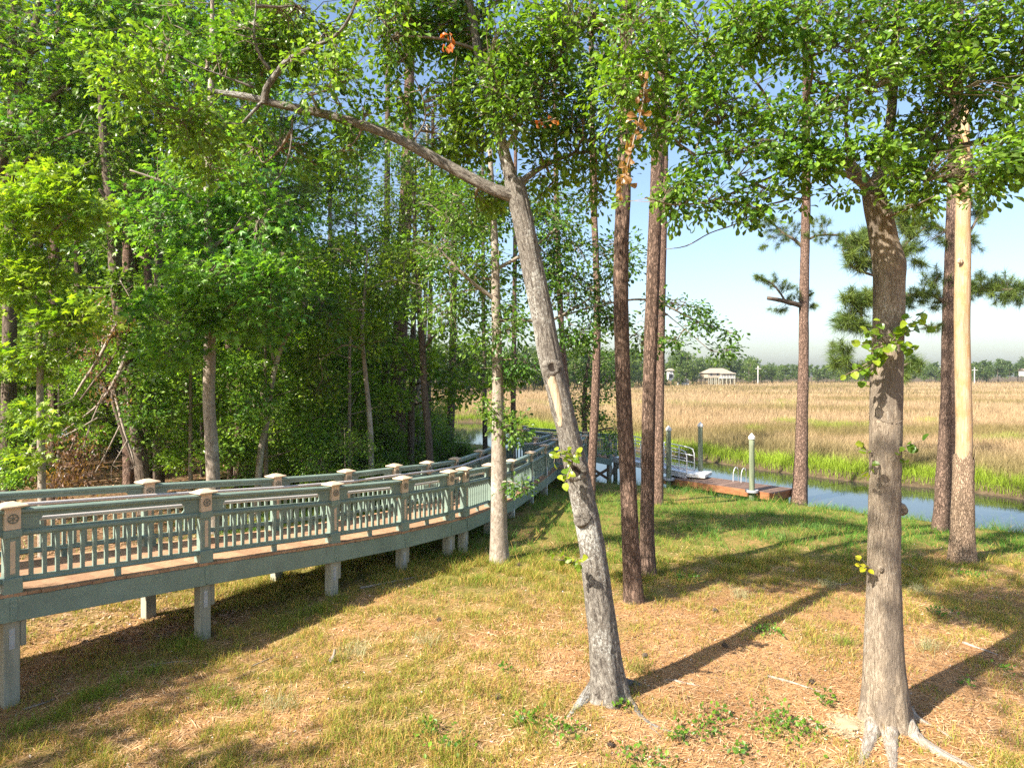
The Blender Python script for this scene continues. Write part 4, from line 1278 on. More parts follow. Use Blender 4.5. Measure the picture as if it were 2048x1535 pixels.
sprig(t2, rng, px(1795, 895, d_ + .1), [px(1825, 895, d_ + .1), px(1845, 880, d_ + .1), px(1812, 920, d_ + .05), px(1830, 885, d_ + .1)], 3, 0.085, (0.07, 0.16, 0.02), (0.17, 0.27, 0.03))
sprig(t2, rng, px(1742, 1145, d_ + .2), [px(1708, 1112, d_ + .15), px(1715, 1125, d_ + .1), px(1728, 1135, d_ + .1)], 3, 0.07, (0.40, 0.42, 0.02), (0.55, 0.52, 0.03))
# the dead brown sprays caught in the leaves
def dead_spray(root, rng, pts, n, size, c1=(0.27, 0.135, 0.05), c2=(0.44, 0.27, 0.115)):
    O = np.array(root.location)
    P = np.array([px(*p) for p in pts])
    g = Geo()
    Q, _, _ = tube(g, P - O, np.full(len(P), 0.006), 5, 0.05, cap=False)
    o = link('dead_twig', g.mesh('dead_twig', M_DEADWOOD, True), root)
    meshes = [make_mesh('dead_leaf', OAK_V * np.array((1.25, 1, 1.6)), OAK_F, M_LEAF, col=np.repeat(leaf_cols(rng, 1, c1, c2, 0.15), len(OAK_V), 0)) for _ in range(4)]
    for i in range(n):
        q = Q[rng.integers(0, len(Q))] + rng.normal(0, 0.035, 3)
        a = unit(rng.normal(0, 0.6, 3) + np.array((0, 0, -0.9)))
        Rm = leaf_frames(a[None], rng.normal(0, 1, (1, 3)) + np.array((-0.4, -0.9, 0.2)))[0]
        s = size * (0.7 + 0.6 * rng.random())
        l = bpy.data.objects.new('dead_leaf', meshes[i % 4])
        M = Matrix([list(Rm[r] * s) for r in range(3)]).to_4x4()
        M.translation = Vector(q)
        l.parent = o
        l.matrix_basis = M
        COL.objects.link(l)
dead_spray(t2, rng, [(1290, 150, 6.7), (1285, 210, 6.65), (1270, 270, 6.6), (1255, 330, 6.6), (1238, 385, 6.6)], 60, 0.085)
dead_spray(t1, rng, [(900, 65, 7.5), (903, 90, 7.5)], 14, 0.07, (0.50, 0.12, 0.02), (0.60, 0.22, 0.05))
dead_spray(t1, rng, [(1078, 245, 7.6), (1095, 243, 7.6), (1112, 236, 7.6)], 12, 0.065, (0.45, 0.13, 0.04), (0.5, 0.2, 0.07))

# ------------------------------------------------------------------ pines and other trees standing in front
def pine(label, base, pts, mat, tufts=None, sides=28, seed=0, boughs=(), flare=0.22, amp=0.07, group='tall pine trunks on the creek bank', extra=True, d=None, stubs=()):
    rng = np.random.default_rng(300 + seed)
    b, P, R = trunk_from(base, pts, d=d)
    root = empty('pine_tree', b)
    tag(root, label, 'pine tree', group)
    top = P[-1]
    if extra:                                             # the trunk and a thin high crown go on above the picture
        P = np.concatenate([P, [top + np.array((0.05, 0.1, 3.0)), top + np.array((0.0, 0.1, 6.5))]])
        R = np.concatenate([R, [R[-1] * 0.8, R[-1] * 0.35]])
    tp, tr = part_tube(root, 'trunk', P, R, mat, sides=sides, step=0.06 if sides > 20 else 0.2, amp=amp, fk=8, fv=1.4, flare=flare, lobes=4, seed=seed, lump=0.03, ridge=0.006 if sides > 20 else 0)
    C, Dn = [], []
    if extra:
        g = Geo()
        for k in range(14):
            a = rng.random() * 6.28
            z = rng.random()
            p0 = P[-2] * (1 - z) + P[-1] * z
            e = p0 + np.array((math.cos(a), math.sin(a), 0.25)) * (1.9 - 0.9 * z)
            tube(g, [p0 - b, (p0 + e) / 2 - b, e - b], [0.035, 0.025, 0.012], 6, 0.4, cap=False)
            for j in range(9):
                C.append(p0 + (e - p0) * (0.45 + 0.6 * rng.random()) + rng.normal(0, 0.22, 3)); Dn.append(unit(e - p0 + rng.normal(0, 0.6, 3)))
        tag(link('branches', g.mesh('branches', M_DARKBARK, True), root), kind='stuff')
    for (pl, tl) in boughs:
        # boughs: photo pixels with a depth offset from the trunk, and tufts round given pixels
        LP, LR = pxline([(x, y, w, do) for (x, y, w, do) in pl], b[1])
        bp, _ = part_tube(root, 'bough', LP, LR, M_DARKBARK, sides=8, step=0.15, amp=0.12, seed=seed + len(pl), lump=0.2)
        g = Geo()
        for (x, y, do, rx, ry, n) in tl:
            n = max(5, int(n * 0.62))
            c0 = px(x, y, b[1] + do)
            c = c0 + np.clip(rng.normal(0, 0.5, (n, 3)), -1, 1) * np.array((rx / FPX * b[1], 0.35, ry / FPX * b[1]))
            k = nearest(bp, c)
            A = bp[k]
            twigs(g, A - b, c - b, rng, 0.010)
            C += list(c); Dn += list(unit(c - A + np.array((0, 0, 0.15)) + rng.normal(0, 0.1, c.shape)))
        if g.n: tag(link('twigs', g.mesh('twigs', M_DARKBARK), root), kind='stuff')
    for (x, y, x2, y2, w) in stubs:
        LP, LR = pxline([(x, y, w, 0), (x2, y2, w * 0.6, -0.3)], b[1])
        part_tube(root, 'branch_stub', LP, LR, M_DEADWOOD, sides=6, step=0.1, amp=0.1, seed=seed + 5)
    if C: needles_part(root, rng, C, Dn, 80, 0.25, 0.0048)
    return root, tp, tr

pine('thick dark plated pine rising just right of the leaning oak', (1268, 1203, 38), [(1262, 1100, 34), (1257, 980, 32), (1250, 850, 31), (1245, 730, 29), (1242, 600, 28), (1243, 480, 29), (1247, 380, 28), (1250, 250, 26), (1252, 60, 24), (1254, -120, 20)], M_PINE, seed=1, sides=60)
pine('dark plated pine close behind the thick one with its base a little higher', (1296, 1152, 32), [(1294, 1050, 27), (1296, 900, 26), (1299, 760, 26), (1303, 640, 26), (1308, 500, 25), (1312, 400, 24), (1318, 250, 26), (1324, 80, 24), (1328, -100, 20)], M_PINE, seed=2, sides=52)
pine('slim pine half hidden behind the two dark pines near the gangway', (1317, 1008, 20), [(1318, 900, 18), (1320, 760, 17), (1322, 620, 17), (1325, 480, 17), (1328, 340, 16), (1330, 150, 15), (1332, -50, 12)], M_PINE_RED, seed=3, sides=18)
pine('reddish slender pine between leaning oak and platform', (1182, 1003, 18), [(1184, 930, 17), (1189, 830, 17), (1193, 720, 16), (1194, 620, 14), (1192, 520, 13), (1188, 420, 13), (1185, 300, 12), (1183, 150, 11), (1182, -20, 9)], M_PINE_RED, seed=4, sides=18)
pine('solitary pine at the end of the dock with a bent needled side branch', (1598, 1003, 30), [(1602, 930, 26), (1604, 830, 22), (1607, 720, 19), (1608, 610, 18), (1610, 500, 17), (1612, 420, 17), (1613, 300, 15), (1612, 150, 13), (1610, 0, 10)], M_PINE_RED, seed=5, sides=28,
     boughs=[([(1604, 612, 10, 0), (1585, 606, 9, -.2), (1560, 600, 8, -.3), (1535, 596, 7, -.4)], []),
             ([(1604, 610, 6, 0), (1575, 606, 5, -.2), (1562, 588, 4, -.3), (1545, 568, 4, -.4), (1515, 552, 3, -.5)], [(1540, 558, -.4, 32, 12, 26), (1575, 572, -.3, 22, 10, 16), (1590, 592, -.2, 18, 10, 12), (1515, 552, -.4, 12, 7, 9), (1562, 618, -.3, 26, 8, 14)]),
             ([(1608, 600, 6, 0), (1618, 590, 5, .2), (1628, 585, 3, .3)], [(1622, 588, .2, 12, 10, 12), (1632, 612, .2, 8, 7, 7)]),
             ([(1608, 498, 7, 0), (1590, 480, 6, .2), (1565, 465, 4, .4), (1540, 440, 3, .5)], [(1555, 470, .4, 40, 20, 34), (1540, 440, .4, 30, 16, 22), (1580, 455, .4, 30, 18, 22), (1535, 492, .4, 18, 8, 10)]),
             ([(1612, 480, 6, 0), (1640, 470, 5, -.2), (1680, 470, 4, -.3)], [(1650, 470, -.2, 40, 16, 30), (1690, 480, -.3, 30, 14, 18), (1640, 440, -.2, 30, 14, 18)])])
pine('stout rough pine just left of the bare dead pine at the water edge', (1888, 1060, 42), [(1890, 990, 36), (1893, 900, 31), (1897, 800, 28), (1899, 700, 28), (1902, 600, 29), (1905, 500, 27), (1908, 400, 26), (1911, 280, 24), (1914, 120, 21), (1916, -60, 17)], M_PINE, seed=6, sides=30,
     boughs=[([(1910, 588, 9, 0), (1950, 578, 7, -.3), (2000, 580, 6, -.5), (2060, 575, 5, -.7)], [(1960, 578, -.3, 45, 28, 60), (2020, 590, -.5, 45, 22, 60), (1985, 560, -.4, 50, 18, 40), (2055, 575, -.6, 40, 24, 40)]),
             ([(1898, 610, 8, 0), (1860, 588, 7, .2), (1820, 590, 6, .3), (1790, 600, 4, .4)], [(1850, 585, .2, 45, 24, 55), (1815, 600, .3, 35, 18, 30), (1870, 560, .2, 26, 28, 34), (1885, 612, .1, 30, 14, 20)]),
             ([(1906, 500, 7, 0), (1935, 470, 6, .3), (1958, 430, 4, .5)], [(1945, 480, .3, 22, 24, 26), (1960, 430, .4, 22, 20, 20), (1940, 400, .4, 20, 16, 14)]),
             ([(1903, 470, 6, 0), (1870, 450, 5, .2), (1835, 440, 4, .3)], [(1850, 450, .2, 40, 22, 40), (1820, 430, .3, 30, 20, 26), (1880, 480, .2, 24, 16, 16), (1815, 495, .3, 26, 14, 18)]),
             ([(1898, 640, 5, 0), (1865, 655, 4, .2), (1835, 640, 3, .3)], [(1865, 655, .2, 26, 10, 14)])])
# dead pine, half its bark gone
rng = np.random.default_rng(77)
b, P, R = trunk_from((1925, 1124, 46), [(1925, 1060, 42), (1926, 990, 39), (1927, 930, 37), (1928, 890, 36)])
dp = empty('dead_pine_tree', b)
tag(dp, 'dead pine with scaly bark below and bare yellowish wood above', 'dead tree', 'tall pine trunks on the creek bank')
g = Geo()
Pp, Rr, Vv = tube(g, P - b, R, 36, 0.06, amp=0.09, fk=9, fv=2.2, flare=0.25, lobes=4, seed=9, cap=False)
Vg = g.V[0].reshape(len(Pp), 37, 3)
for k in range(37):                                       # ragged upper edge of the bark
    cut = 0.34 * vnoise(np.array([[math.cos(k / 36 * 6.283) * 2.1, math.sin(k / 36 * 6.283) * 2.1, 3.3]]), 4)[0] + 0.10 * ((k * 7) % 5) / 5
    zt = Pp[-1, 2] - cut
    col_z = Vg[:, k, 2]
    col_z[col_z > zt] = zt
g.V[0] = Vg.reshape(-1, 3)
link('bark', g.mesh('bark', M_PINE_DEAD, True), dp)
LP, LR = pxline([(1926, 1000, 32), (1927, 930, 31), (1928, 860, 30), (1926, 760, 29), (1924, 660, 28), (1925, 560, 28), (1926, 460, 27), (1927, 395, 26), (1929, 300, 20), (1932, 210, 12)], b[1])
tpd, trd = part_tube(dp, 'bare_trunk', LP, LR, M_BARE, sides=28, step=0.08, amp=0.03, fk=5, fv=1.0, seed=12, lump=0.05)
for k, (x, y, x2, y2, w) in enumerate([(1926, 385, 1912, 365, 14), (1932, 330, 1950, 290, 9), (1930, 300, 1918, 260, 8)]):
    LP, LR = pxline([(x, y, w, -.1), ((x + x2) / 2, (y + y2) / 2 + 2, w * .8, -.25), (x2, y2, w * .4, -.35)], b[1])
    part_tube(dp, 'branch_stub', LP, LR, M_BARE, sides=8, step=0.05, amp=0.1, seed=k)
p_, r_ = on_trunk(tpd, trd, 522); knot(dp, 1920, 522, p_[1] - r_ * 0.92, 0.055, False, 21, 0.7, M_SCAR)
# young pine hidden behind the pale oak
pine('young pine behind the pale oak with curved needled branches showing both sides', (1776, 1010, 14), [(1776, 900, 13), (1776, 780, 12), (1777, 660, 11), (1778, 560, 9), (1779, 480, 7), (1780, 420, 5)], M_DARKBARK, seed=8, sides=12, extra=False, group='young trees near the water', d=14.5,
     boughs=[([(1776, 690, 8, 0), (1745, 672, 7, -.1), (1724, 640, 6, -.2), (1722, 605, 5, -.3), (1740, 585, 4, -.3)], [(1700, 588, -.3, 26, 16, 26), (1730, 600, -.3, 24, 20, 26), (1695, 640, -.2, 26, 18, 30), (1715, 655, -.2, 30, 14, 24), (1748, 590, -.2, 20, 22, 20)]),
             ([(1776, 760, 6, 0), (1735, 745, 5, -.1), (1690, 720, 4, -.2)], [(1690, 715, -.2, 26, 16, 22), (1720, 735, -.2, 30, 14, 18), (1680, 690, -.2, 20, 14, 16)]),
             ([(1778, 740, 6, 0), (1810, 730, 5, -.1), (1830, 720, 3, -.1)], [(1822, 722, -.1, 18, 18, 26), (1812, 750, -.1, 16, 10, 12)]),
             ([(1778, 560, 6, 0), (1730, 545, 5, -.1), (1700, 530, 4, -.1), (1685, 500, 3, -.1)], [(1720, 505, -.1, 36, 18, 40), (1745, 470, 0, 30, 26, 44), (1700, 480, -.1, 24, 14, 22), (1720, 530, 0, 30, 12, 18)]),
             ([(1778, 520, 6, 0), (1820, 480, 5, .1), (1850, 455, 4, .2)], [(1805, 500, 0, 22, 16, 26), (1815, 450, .1, 26, 18, 30), (1800, 420, .1, 24, 12, 20), (1840, 525, .1, 14, 8, 8)])])

def broadleaf(label, cat, base, pts, limbs, blobs, mat, rng_seed, per, spread, size, shape, A, B, trunk_sides=16, d=None, amp=0.06, flare=0.2, name='broadleaf_tree', group='broadleaf trees on the creek bank', **kw):
    rng = np.random.default_rng(rng_seed)
    b, P, R = trunk_from(base, pts, d=d)
    root = empty(name, b)
    tag(root, label, cat, group)
    tp, tr = part_tube(root, 'trunk', P, R, mat, sides=trunk_sides, step=0.10, amp=amp, fk=7, fv=1.2, flare=flare, seed=rng_seed % 50, lump=0.05)
    pts_ = [tp[len(tp) // 2:]]
    for k, l in enumerate(limbs):
        LP, LR = pxline(l, b[1])
        pp, _ = part_tube(root, 'branch', LP, LR, mat, sides=8, step=0.12, amp=0.1, seed=k, lump=0.15)
        pts_.append(pp)
    crown(root, rng, np.concatenate(pts_), [pb(x, y, b[1] + do, rx, ry, rd, n) for (x, y, do, rx, ry, rd, n) in blobs], per, spread, size, shape, A, B, seed=rng_seed, **kw)
    return root, tp, tr

DK_A, DK_B = (0.055, 0.145, 0.024), (0.180, 0.295, 0.040)
broadleaf('pale smooth trunked tree with dark leaves standing in front of the boardwalk', 'broadleaf tree', (999, 1122, 40), [(998, 1060, 34), (998, 980, 32), (997, 900, 29), (996, 800, 25), (994, 700, 21), (992, 600, 18), (990, 500, 15), (985, 400, 12), (980, 300, 9)],
    [[(992, 640, 9, 0), (1040, 640, 7, .3), (1100, 640, 6, .5), (1160, 610, 4, .8)], [(992, 600, 9, 0), (940, 560, 7, -.2), (880, 500, 5, -.3)], [(990, 540, 8, 0), (1060, 500, 6, .3), (1120, 450, 5, .4)],
     [(1100, 640, 4, .5), (1200, 610, 4, 1.0), (1300, 600, 4, 1.2), (1390, 640, 3, 1.3), (1470, 668, 2, 1.3)], [(1300, 600, 3, 1.2), (1360, 650, 2, 1.2), (1420, 700, 2, 1.2)], [(997, 870, 4, 0), (1010, 850, 3, -.1), (1030, 850, 2, -.1)], [(998, 965, 4, -.1), (1020, 962, 3, -.2), (1045, 975, 2, -.2)]],
    [(880, 470, .2, 80, 100, 1.1, 120), (960, 560, .2, 80, 80, 1.0, 120), (900, 620, 0, 70, 60, .9, 70), (1080, 470, .5, 90, 80, 1.1, 170), (1010, 650, -.2, 60, 50, .7, 60), (1160, 560, .8, 80, 90, 1.0, 170), (1150, 665, .7, 55, 45, .7, 80), (1225, 510, .9, 70, 60, .8, 90), (1110, 410, .6, 80, 50, .8, 70), (1270, 680, 1.0, 40, 40, .5, 36),
     (1050, 730, -.1, 45, 30, .5, 24), (1360, 598, 1.2, 60, 24, .4, 30), (1400, 645, 1.3, 80, 18, .4, 36), (1345, 680, 1.2, 45, 30, .4, 28), (1425, 700, 1.2, 50, 14, .3, 24), (1462, 664, 1.3, 28, 8, .2, 10), (1012, 858, -.1, 52, 34, .35, 46), (985, 820, 0, 26, 24, .3, 18), (1045, 975, -.2, 34, 18, .2, 16), (1000, 740, .2, 50, 40, .6, 40), (960, 700, .2, 40, 40, .6, 34), (1090, 560, .4, 70, 60, .9, 70), (1010, 420, .2, 80, 60, 1, 80), (950, 400, .2, 100, 70, 1.0, 100), (1240, 620, 1, 40, 50, .5, 56)],
    M_PALE, 411, 9, 0.12, 0.105, 'oak', DK_A, (0.150, 0.255, 0.035), 30, gap=0.45)
broadleaf('young bushy tree beside the platform at the creek edge', 'young tree', (1172, 968, 12), [(1172, 900, 11), (1168, 820, 10), (1172, 760, 8), (1180, 700, 5)],
    [[(1168, 830, 6, 0), (1190, 790, 5, -.2), (1215, 760, 3, -.3)], [(1170, 880, 5, 0), (1200, 860, 4, -.2), (1225, 855, 3, -.3)]],
    [(1180, 730, 0, 55, 40, .9, 90), (1205, 780, -.1, 40, 35, .7, 60), (1160, 790, 0, 35, 40, .7, 45), (1175, 820, 0, 40, 20, .5, 30), (1222, 860, -.3, 28, 22, .4, 30), (1200, 830, -.2, 30, 16, .4, 22), (1160, 850, 0, 25, 16, .4, 16), (1215, 895, -.3, 18, 10, .3, 10)],
    M_DARKBARK, 412, 10, 0.16, 0.12, 'dia', (0.04, 0.115, 0.02), (0.14, 0.25, 0.032), d=29.0, group='young trees near the water')

# ------------------------------------------------------------------ near edge of the wood behind the boardwalk
GUM_A, GUM_B = (0.070, 0.200, 0.032), (0.240, 0.410, 0.055)
YEL_A, YEL_B = (0.125, 0.240, 0.022), (0.330, 0.430, 0.040)
WOOD = 'trees at the edge of the wood behind the boardwalk'
broadleaf('sweetgum with starry leaves and a pale smooth trunk behind the far railing', 'sweetgum tree', (430, 1076, 28), [(428, 1000, 26), (424, 900, 25), (418, 800, 24), (420, 700, 22), (421, 600, 20), (418, 480, 18), (416, 380, 17), (418, 280, 15), (422, 180, 12), (424, 60, 9), (426, -80, 5)],
    [[(420, 640, 8, 0), (480, 600, 6, -.6), (540, 580, 4, -1)], [(420, 600, 8, 0), (360, 580, 6, -.5), (300, 570, 4, -.9)], [(418, 500, 8, 0), (500, 440, 6, 0), (580, 400, 4, .2)], [(418, 420, 8, 0), (340, 370, 6, -.3), (260, 340, 4, -.5)], [(421, 680, 6, 0), (380, 680, 5, -.6), (340, 700, 3, -1)]],
    [(430, 360, 0, 140, 80, 1.6, 150), (350, 450, -.4, 110, 80, 1.4, 120), (520, 450, 0, 110, 90, 1.5, 140), (430, 560, -.8, 130, 60, 1.4, 170), (350, 630, -1, 90, 50, 1.1, 90), (500, 640, -.6, 100, 50, 1.1, 90), (330, 705, -1, 60, 35, .8, 45), (560, 560, -.2, 60, 50, 1.0, 60), (430, 200, .5, 160, 110, 1.6, 120), (430, 20, .8, 180, 110, 1.8, 110)],
    M_PALE, 421, 9, 0.20, 0.16, 'star', GUM_A, GUM_B, 20, d=17.0, name='sweetgum_tree', group=WOOD, droop=0.35, jit=0.3)
broadleaf('bright yellow green sweetgum at the left edge with a thin pale trunk', 'sweetgum tree', (84, 1105, 16), [(84, 1020, 15), (83, 920, 14), (80, 820, 13), (80, 720, 12), (76, 620, 10), (72, 520, 9), (66, 420, 7), (60, 340, 4)],
    [[(80, 700, 6, 0), (120, 660, 5, -.5), (160, 640, 3, -.7)], [(76, 600, 6, 0), (20, 570, 5, -.4), (-40, 540, 3, -.6)], [(70, 500, 6, 0), (130, 440, 5, -.4), (180, 400, 3, -.5)], [(82, 860, 4, 0), (100, 835, 3, -.3), (120, 830, 2, -.5)]],
    [(50, 420, -.3, 110, 80, 1.1, 160), (150, 400, -.4, 80, 65, .9, 100), (40, 560, -.3, 100, 65, 1.0, 110), (140, 640, -.4, 75, 40, .8, 70), (60, 720, -.2, 90, 45, .9, 60), (95, 835, -.3, 50, 25, .5, 22), (-60, 480, -.2, 90, 100, 1.0, 100), (60, 910, -.3, 40, 20, .4, 12)],
    M_PALE, 422, 9, 0.17, 0.15, 'star', YEL_A, YEL_B, 16, d=14.0, name='sweetgum_tree', group=WOOD, droop=0.35)
broadleaf('tall sweetgum filling the top left corner behind the bright one', 'sweetgum tree', (-70, 1045, 30), [(-68, 950, 28), (-60, 800, 26), (-50, 650, 24), (-30, 500, 22), (-10, 380, 20), (20, 260, 18), (50, 140, 15), (80, 0, 11), (100, -140, 6)],
    [[(-10, 380, 10, 0), (80, 300, 8, -.5), (160, 260, 5, -.9)], [(20, 260, 10, 0), (140, 170, 8, 0), (240, 120, 5, .2)], [(60, 110, 8, 0), (160, 30, 6, .3), (260, -20, 4, .5)]],
    [(90, 100, 0, 150, 120, 1.7, 190), (240, 170, .2, 110, 120, 1.5, 140), (60, 270, -.5, 110, 60, 1.1, 100), (250, 30, .5, 140, 80, 1.5, 130), (230, 300, .3, 90, 55, 1.0, 70), (-60, 150, 0, 120, 160, 1.5, 120), (140, -100, 0, 240, 90, 1.8, 120), (150, 330, .2, 60, 40, .8, 40)],
    M_DARKBARK, 423, 9, 0.21, 0.17, 'star', (0.055, 0.165, 0.030), (0.24, 0.37, 0.040), 20, d=18.6, name='sweetgum_tree', group=WOOD, droop=0.35)
ivy_root, ivy_tp, ivy_tr = broadleaf('dark trunk wrapped in climbing vines left of the sweetgum', 'vine clad tree', (292, 1052, 30), [(286, 960, 28), (276, 880, 27), (268, 800, 26), (258, 720, 26), (244, 640, 26), (232, 560, 25), (228, 480, 24), (224, 420, 22), (214, 350, 18), (205, 250, 14), (200, 120, 10)],
    [[(214, 400, 9, 0), (205, 385, 8, -.1), (198, 378, 4, -.2)], [(240, 560, 5, -.2), (200, 575, 4, -.4), (160, 572, 3, -.6), (115, 575, 2, -.8)], [(245, 640, 6, -.2), (235, 700, 5, -.4), (190, 760, 5, -.5), (160, 800, 4, -.6)], [(270, 690, 8, -.1), (248, 740, 8, -.3), (225, 790, 7, -.4), (240, 850, 7, -.5), (268, 930, 5, -.5)]],
    [(235, 590, -.2, 22, 60, .3, 60), (250, 680, -.2, 24, 40, .3, 50), (225, 460, -.1, 26, 60, .4, 60), (215, 300, .2, 80, 80, 1.2, 90), (280, 860, -.1, 25, 60, .3, 40), (310, 790, 0, 50, 40, .6, 60), (290, 700, .1, 40, 50, .5, 50)],
    M_DARKBARK, 424, 9, 0.13, 0.12, 'dia', (0.040, 0.105, 0.018), (0.16, 0.25, 0.032), 18, d=18.0, group=WOOD)
broadleaf('thin crooked brown trunk leaning right behind the second far post', 'young tree', (516, 1045, 16), [(517, 960, 14), (522, 900, 13), (532, 850, 12), (540, 790, 11), (550, 735, 10), (570, 680, 8), (600, 640, 6), (640, 600, 4)],
    [[(550, 735, 5, 0), (540, 690, 4, -.2), (530, 650, 3, -.3)]], [(600, 600, 0, 70, 50, 1.0, 70), (540, 640, -.2, 60, 40, .8, 50), (660, 640, -.2, 50, 40, .8, 45)],
    M_PALE, 425, 9, 0.18, 0.13, 'dia', DK_A, (0.18, 0.29, 0.035), 14, d=19.0, group=WOOD)
broadleaf('light green young oak spreading over the railing left of the dark pine', 'young tree', (742, 985, 12), [(742, 900, 11), (738, 820, 10), (730, 740, 9), (724, 660, 8), (730, 580, 6), (735, 500, 4)],
    [[(728, 700, 5, 0), (690, 690, 4, -.5), (640, 720, 3, -.9)], [(728, 620, 5, 0), (670, 620, 4, -.5), (600, 640, 3, -.9)], [(730, 580, 5, 0), (790, 560, 4, -.3), (840, 570, 3, -.5)]],
    [(690, 620, -.5, 90, 50, 1.0, 100), (640, 720, -.7, 60, 45, .8, 60), (640, 780, -.7, 45, 35, .6, 35), (790, 590, -.3, 80, 50, .9, 80), (720, 520, 0, 110, 50, 1.0, 90), (600, 530, -.4, 80, 40, .9, 60), (830, 520, 0, 60, 60, .9, 60), (740, 680, -.5, 50, 40, .7, 36)],
    M_PALE, 426, 9, 0.17, 0.135, 'oak', (0.08, 0.17, 0.02), (0.28, 0.38, 0.04), 12, d=20.5, group=WOOD)
broadleaf('dense dark holly filling the gap left of the leaning oak below its limb', 'holly tree', (862, 950, 16), [(858, 880, 15), (850, 800, 14), (845, 700, 13), (838, 600, 12), (832, 500, 10), (828, 420, 7), (826, 350, 4)],
    [[(838, 560, 6, 0), (890, 500, 5, -.4), (930, 470, 3, -.6)], [(845, 700, 5, 0), (880, 660, 4, -.4), (910, 640, 3, -.6)]],
    [(830, 400, 0, 75, 90, 1.3, 190), (840, 520, 0, 70, 60, 1.1, 110), (760, 450, .3, 50, 80, 1.1, 80), (890, 430, -.3, 55, 80, 1.0, 90), (810, 330, 0, 60, 40, 1.0, 60), (900, 650, -.5, 50, 35, .8, 34)],
    M_DARKBARK, 427, 10, 0.17, 0.115, 'dia', (0.060, 0.140, 0.024), (0.22, 0.32, 0.040), 14, d=22.0, group=WOOD)

def bare_trunk(label, base, pts, mat, seed, d, sides=16, name='pine_tree', cat='pine tree', group='trunks in the wood behind the boardwalk'):
    rng = np.random.default_rng(seed)
    b, P, R = trunk_from(base, pts, d=d)
    root = empty(name, b)
    tag(root, label, cat, group)
    tp, tr = part_tube(root, 'trunk', P, R, mat, sides=sides, step=0.15, amp=0.07, fk=7, fv=1.2, flare=0.2, seed=seed % 40, lump=0.06)
    top = P[-1]
    C, Dn = [], []
    g = Geo()
    for k in range(12):
        a = rng.random() * 6.28
        p0 = top - np.array((0, 0, rng.random() * 2.5))
        e = p0 + np.array((math.cos(a), math.sin(a), 0.3)) * (0.9 + rng.random())
        tube(g, [p0 - b, (p0 + e) / 2 - b, e - b], [0.03, 0.02, 0.01], 5, 0.5, cap=False)
        for j in range(8):
            C.append(p0 + (e - p0) * (0.4 + 0.6 * rng.random()) + rng.normal(0, 0.25, 3)); Dn.append(unit(e - p0 + rng.normal(0, 0.6, 3)))
    for k in range(5):                                     # dead stubs
        q = tp[int(len(tp) * (0.25 + 0.5 * rng.random()))] - b
        a = rng.random() * 6.28
        tube(g, [q, q + np.array((math.cos(a), math.sin(a), 0.2)) * (0.3 + 0.5 * rng.random())], [0.018, 0.006], 5, 0.3)
    tag(link('branches', g.mesh('branches', M_DARKBARK, True), root), kind='stuff')
    needles_part(root, rng, C, Dn, 34, 0.26, 0.007)
    return root
bare_trunk('big dark pine behind the far railing right of the light green oak', (793, 985, 34), [(793, 920, 33), (796, 800, 31), (800, 680, 29), (806, 560, 27), (810, 450, 25), (815, 300, 22), (820, 120, 19), (824, -40, 15)], M_PINE, 501, 27.0, 24)
bare_trunk('slim straight grey pine touching the left side of the big dark pine', (768, 985, 17), [(768, 900, 16), (770, 780, 15), (772, 660, 14), (773, 540, 13), (774, 420, 12), (775, 260, 11), (776, 80, 9), (777, -60, 7)], M_DARKBARK, 502, 27.5)
bare_trunk('crooked slim trunk with a fork just right of the big dark pine', (832, 965, 13), [(834, 900, 12), (838, 830, 12), (836, 780, 11), (846, 720, 10), (850, 640, 9), (852, 560, 8), (853, 420, 7), (855, 250, 6)], M_PALE, 503, 29.0, 12, 'broadleaf_tree', 'broadleaf tree')
bare_trunk('second crooked slim trunk left of the open water view', (862, 958, 13), [(860, 900, 12), (856, 820, 12), (858, 740, 11), (860, 650, 10), (862, 540, 9), (864, 400, 8), (866, 220, 7)], M_DARKBARK, 504, 30.0, 12, 'broadleaf_tree', 'broadleaf tree')
bare_trunk('medium pine at the left edge of the open creek view', (897, 950, 18), [(899, 890, 17), (903, 800, 15), (905, 720, 14), (907, 620, 13), (909, 500, 12), (911, 340, 10), (913, 160, 8), (914, 0, 6)], M_PINE, 505, 31.0, 18)
bare_trunk('thin dark pine standing alone before the open creek view', (971, 930, 11), [(970, 860, 10), (969, 780, 9), (968, 700, 8), (967, 600, 8), (966, 480, 7), (965, 330, 6), (964, 180, 5)], M_DARKBARK, 506, 33.0, 12)
bare_trunk('slim pine seen between the pale smooth tree and the leaning oak', (1026, 935, 12), [(1026, 860, 11), (1027, 780, 10), (1028, 700, 10), (1029, 600, 9), (1030, 480, 8), (1031, 320, 7), (1032, 160, 5)], M_PINE_RED, 507, 33.5, 12)
bare_trunk('pine peeking out just behind the right side of the leaning oak', (1138, 985, 14), [(1137, 880, 13), (1133, 780, 13), (1126, 700, 12), (1121, 620, 12), (1117, 520, 11), (1113, 400, 10), (1110, 240, 9), (1108, 80, 7)], M_PINE_RED, 508, 26.0, 14)
bare_trunk('very dark stout trunk at the extreme left behind the thin pale one', (14, 1030, 30), [(15, 940, 28), (17, 840, 27), (18, 740, 26), (20, 620, 24), (22, 480, 22), (24, 320, 19), (26, 140, 16), (28, -20, 12)], M_DARKBARK, 509, 20.0)
bare_trunk('sunlit reddish pine showing in the upper left gap of the leaves', (258, 1010, 24), [(258, 900, 23), (257, 760, 22), (256, 600, 21), (256, 450, 19), (256, 300, 17), (256, 150, 14), (256, 0, 10)], M_PINE_RED, 510, 24.0)
